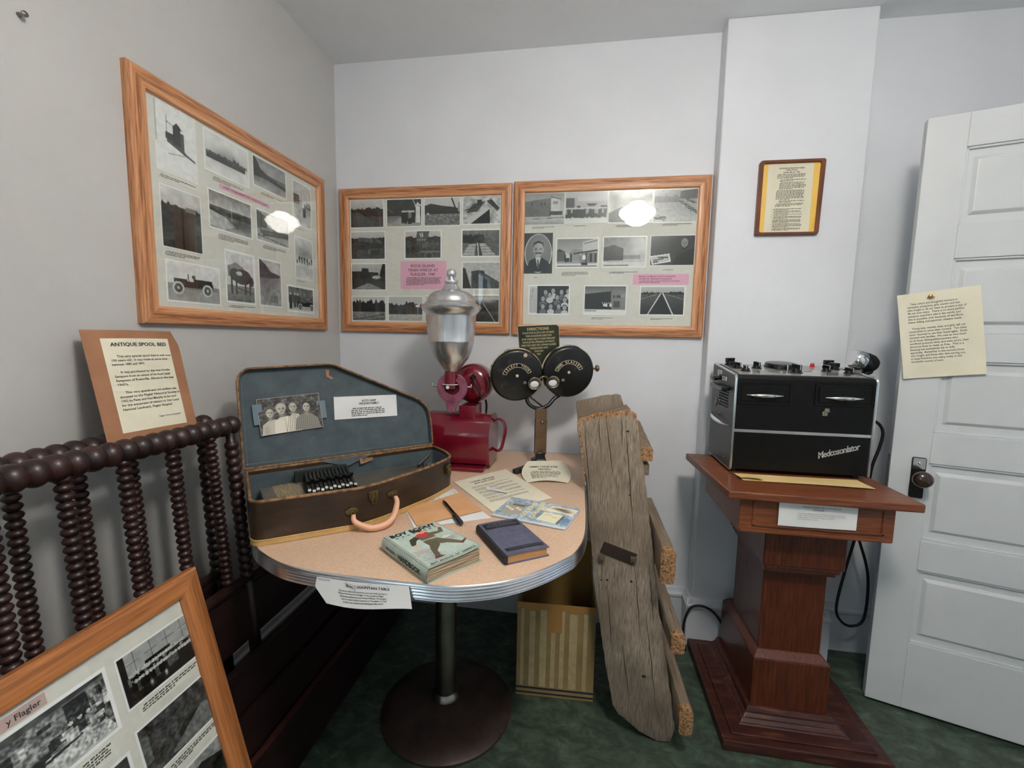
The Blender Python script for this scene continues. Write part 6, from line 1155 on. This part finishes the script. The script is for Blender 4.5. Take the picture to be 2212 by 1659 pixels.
for x, z, th, lab_ in ((.311, .447, .014, 'tall dark bed side board lying against the bed ends'), (.328, .321, .014, 'middle dark bed side board in front of the taller one'), (.3475, .193, .018, 'lowest reddish brown bed side board nearest the table foot')):
    g = G(); g.box((x-th/2, -2.3, 0), (x+th/2, -.10, z)); o = tag(g.build('bed_rail', board_dark, smooth=0, bevel=.003), lab_, 'bed board', 'bed side boards on edge')
    g = G(); g.box((x-th/2+.001, -2.299, z-.002), (x+th/2-.001, -.101, z+.004)); g.build('top_edge', board_red if z < .2 else board_dark, o, smooth=0, bevel=.001)
# ------------------------------------------------------------------ cardboard backed sign on the bed rail
a_, b_, c_, d_ = (.150, -1.200, 1.062), (.150, -.972, 1.055), (.040, -.916, 1.312), (.040, -1.156, 1.3127)
ctr = Vector((.15, -1.09, 1.06)); fb = bil(a_, b_, c_, d_)
t = thing('information_sign', 'typed bed sign on brown card propped on the spool bed', 'sign', ctr)
wn = Vector((.92, 0, .39))
def sg(u, v, k=0): return fb(u, v)-ctr+wn*(k+.003*math.sin(PI*u))
def sg_out(u, v):
    if v > .93 and u > .93: pass
    return sg(u, v)
g = G(); n = 14
def clipc(u, v):
    if u+v*.45 > 1.38: u = 1.38-v*.45
    return sg(u, v)
g.sheet(clipc, 14, 14, .0012); g.build('backing_card', card_b, t)
def mu(u, v): return (.155+.715*u, .075+.845*v)
g = G(); g.sheet(lambda u, v: sg(*mu(u, v), .0006), 12, 12, .0004); o = g.build('typed_sheet', paper_c, t)
def onS(v): u, w = mu(min(max(v.x, 0), 1), min(max(v.y, 0), 1)); return sg(u, w, .0012)
g = G(); sq = 1.36       # page is taller than wide: squeeze heights
def line_t(s, x, y, size, width, bold=.0, al='LEFT', G_=g): put_text(G_, s, x, y, size, 0, width, bold=bold, align=al, M=lambda v: onS(Vector((v.x, y+(v.y-y)*.74, 0))))
line_t('ANTIQUE SPOOL BED', .53, .93, .074, .84, .002, 'CENTER')
y = .80
for blk in (['    This very special spool bed is well over', '100 years old.  It was made at some time', 'between 1880 and 1890.'], None, ['    It was purchased by the late Orville', 'Sampson from an estate of his Aunt Sadie', 'Sampson of Roseville, Illinois in the late', "1960's."], None, ['    This very special and old artifact was', 'donated to the Flagler Historical Society in', '1992 by Patty and Paul Murphy to be used', 'for the enjoyment of visitors to Our Local', 'National Landmark, Flagler Hospital.']):
    if blk is None: y -= .042; continue
    for s in blk: k = len(s)-len(s.lstrip()); line_t(s.strip(), .07+.022*k, y, .046, len(s.strip())*.0208, .0006); y -= .044
line_t('Flagler Historical Society', .92, .115, .032, .36, 0, 'RIGHT')
g.build('typed_text', ink, o, smooth=0)

bpy.data.objects.remove(_to)
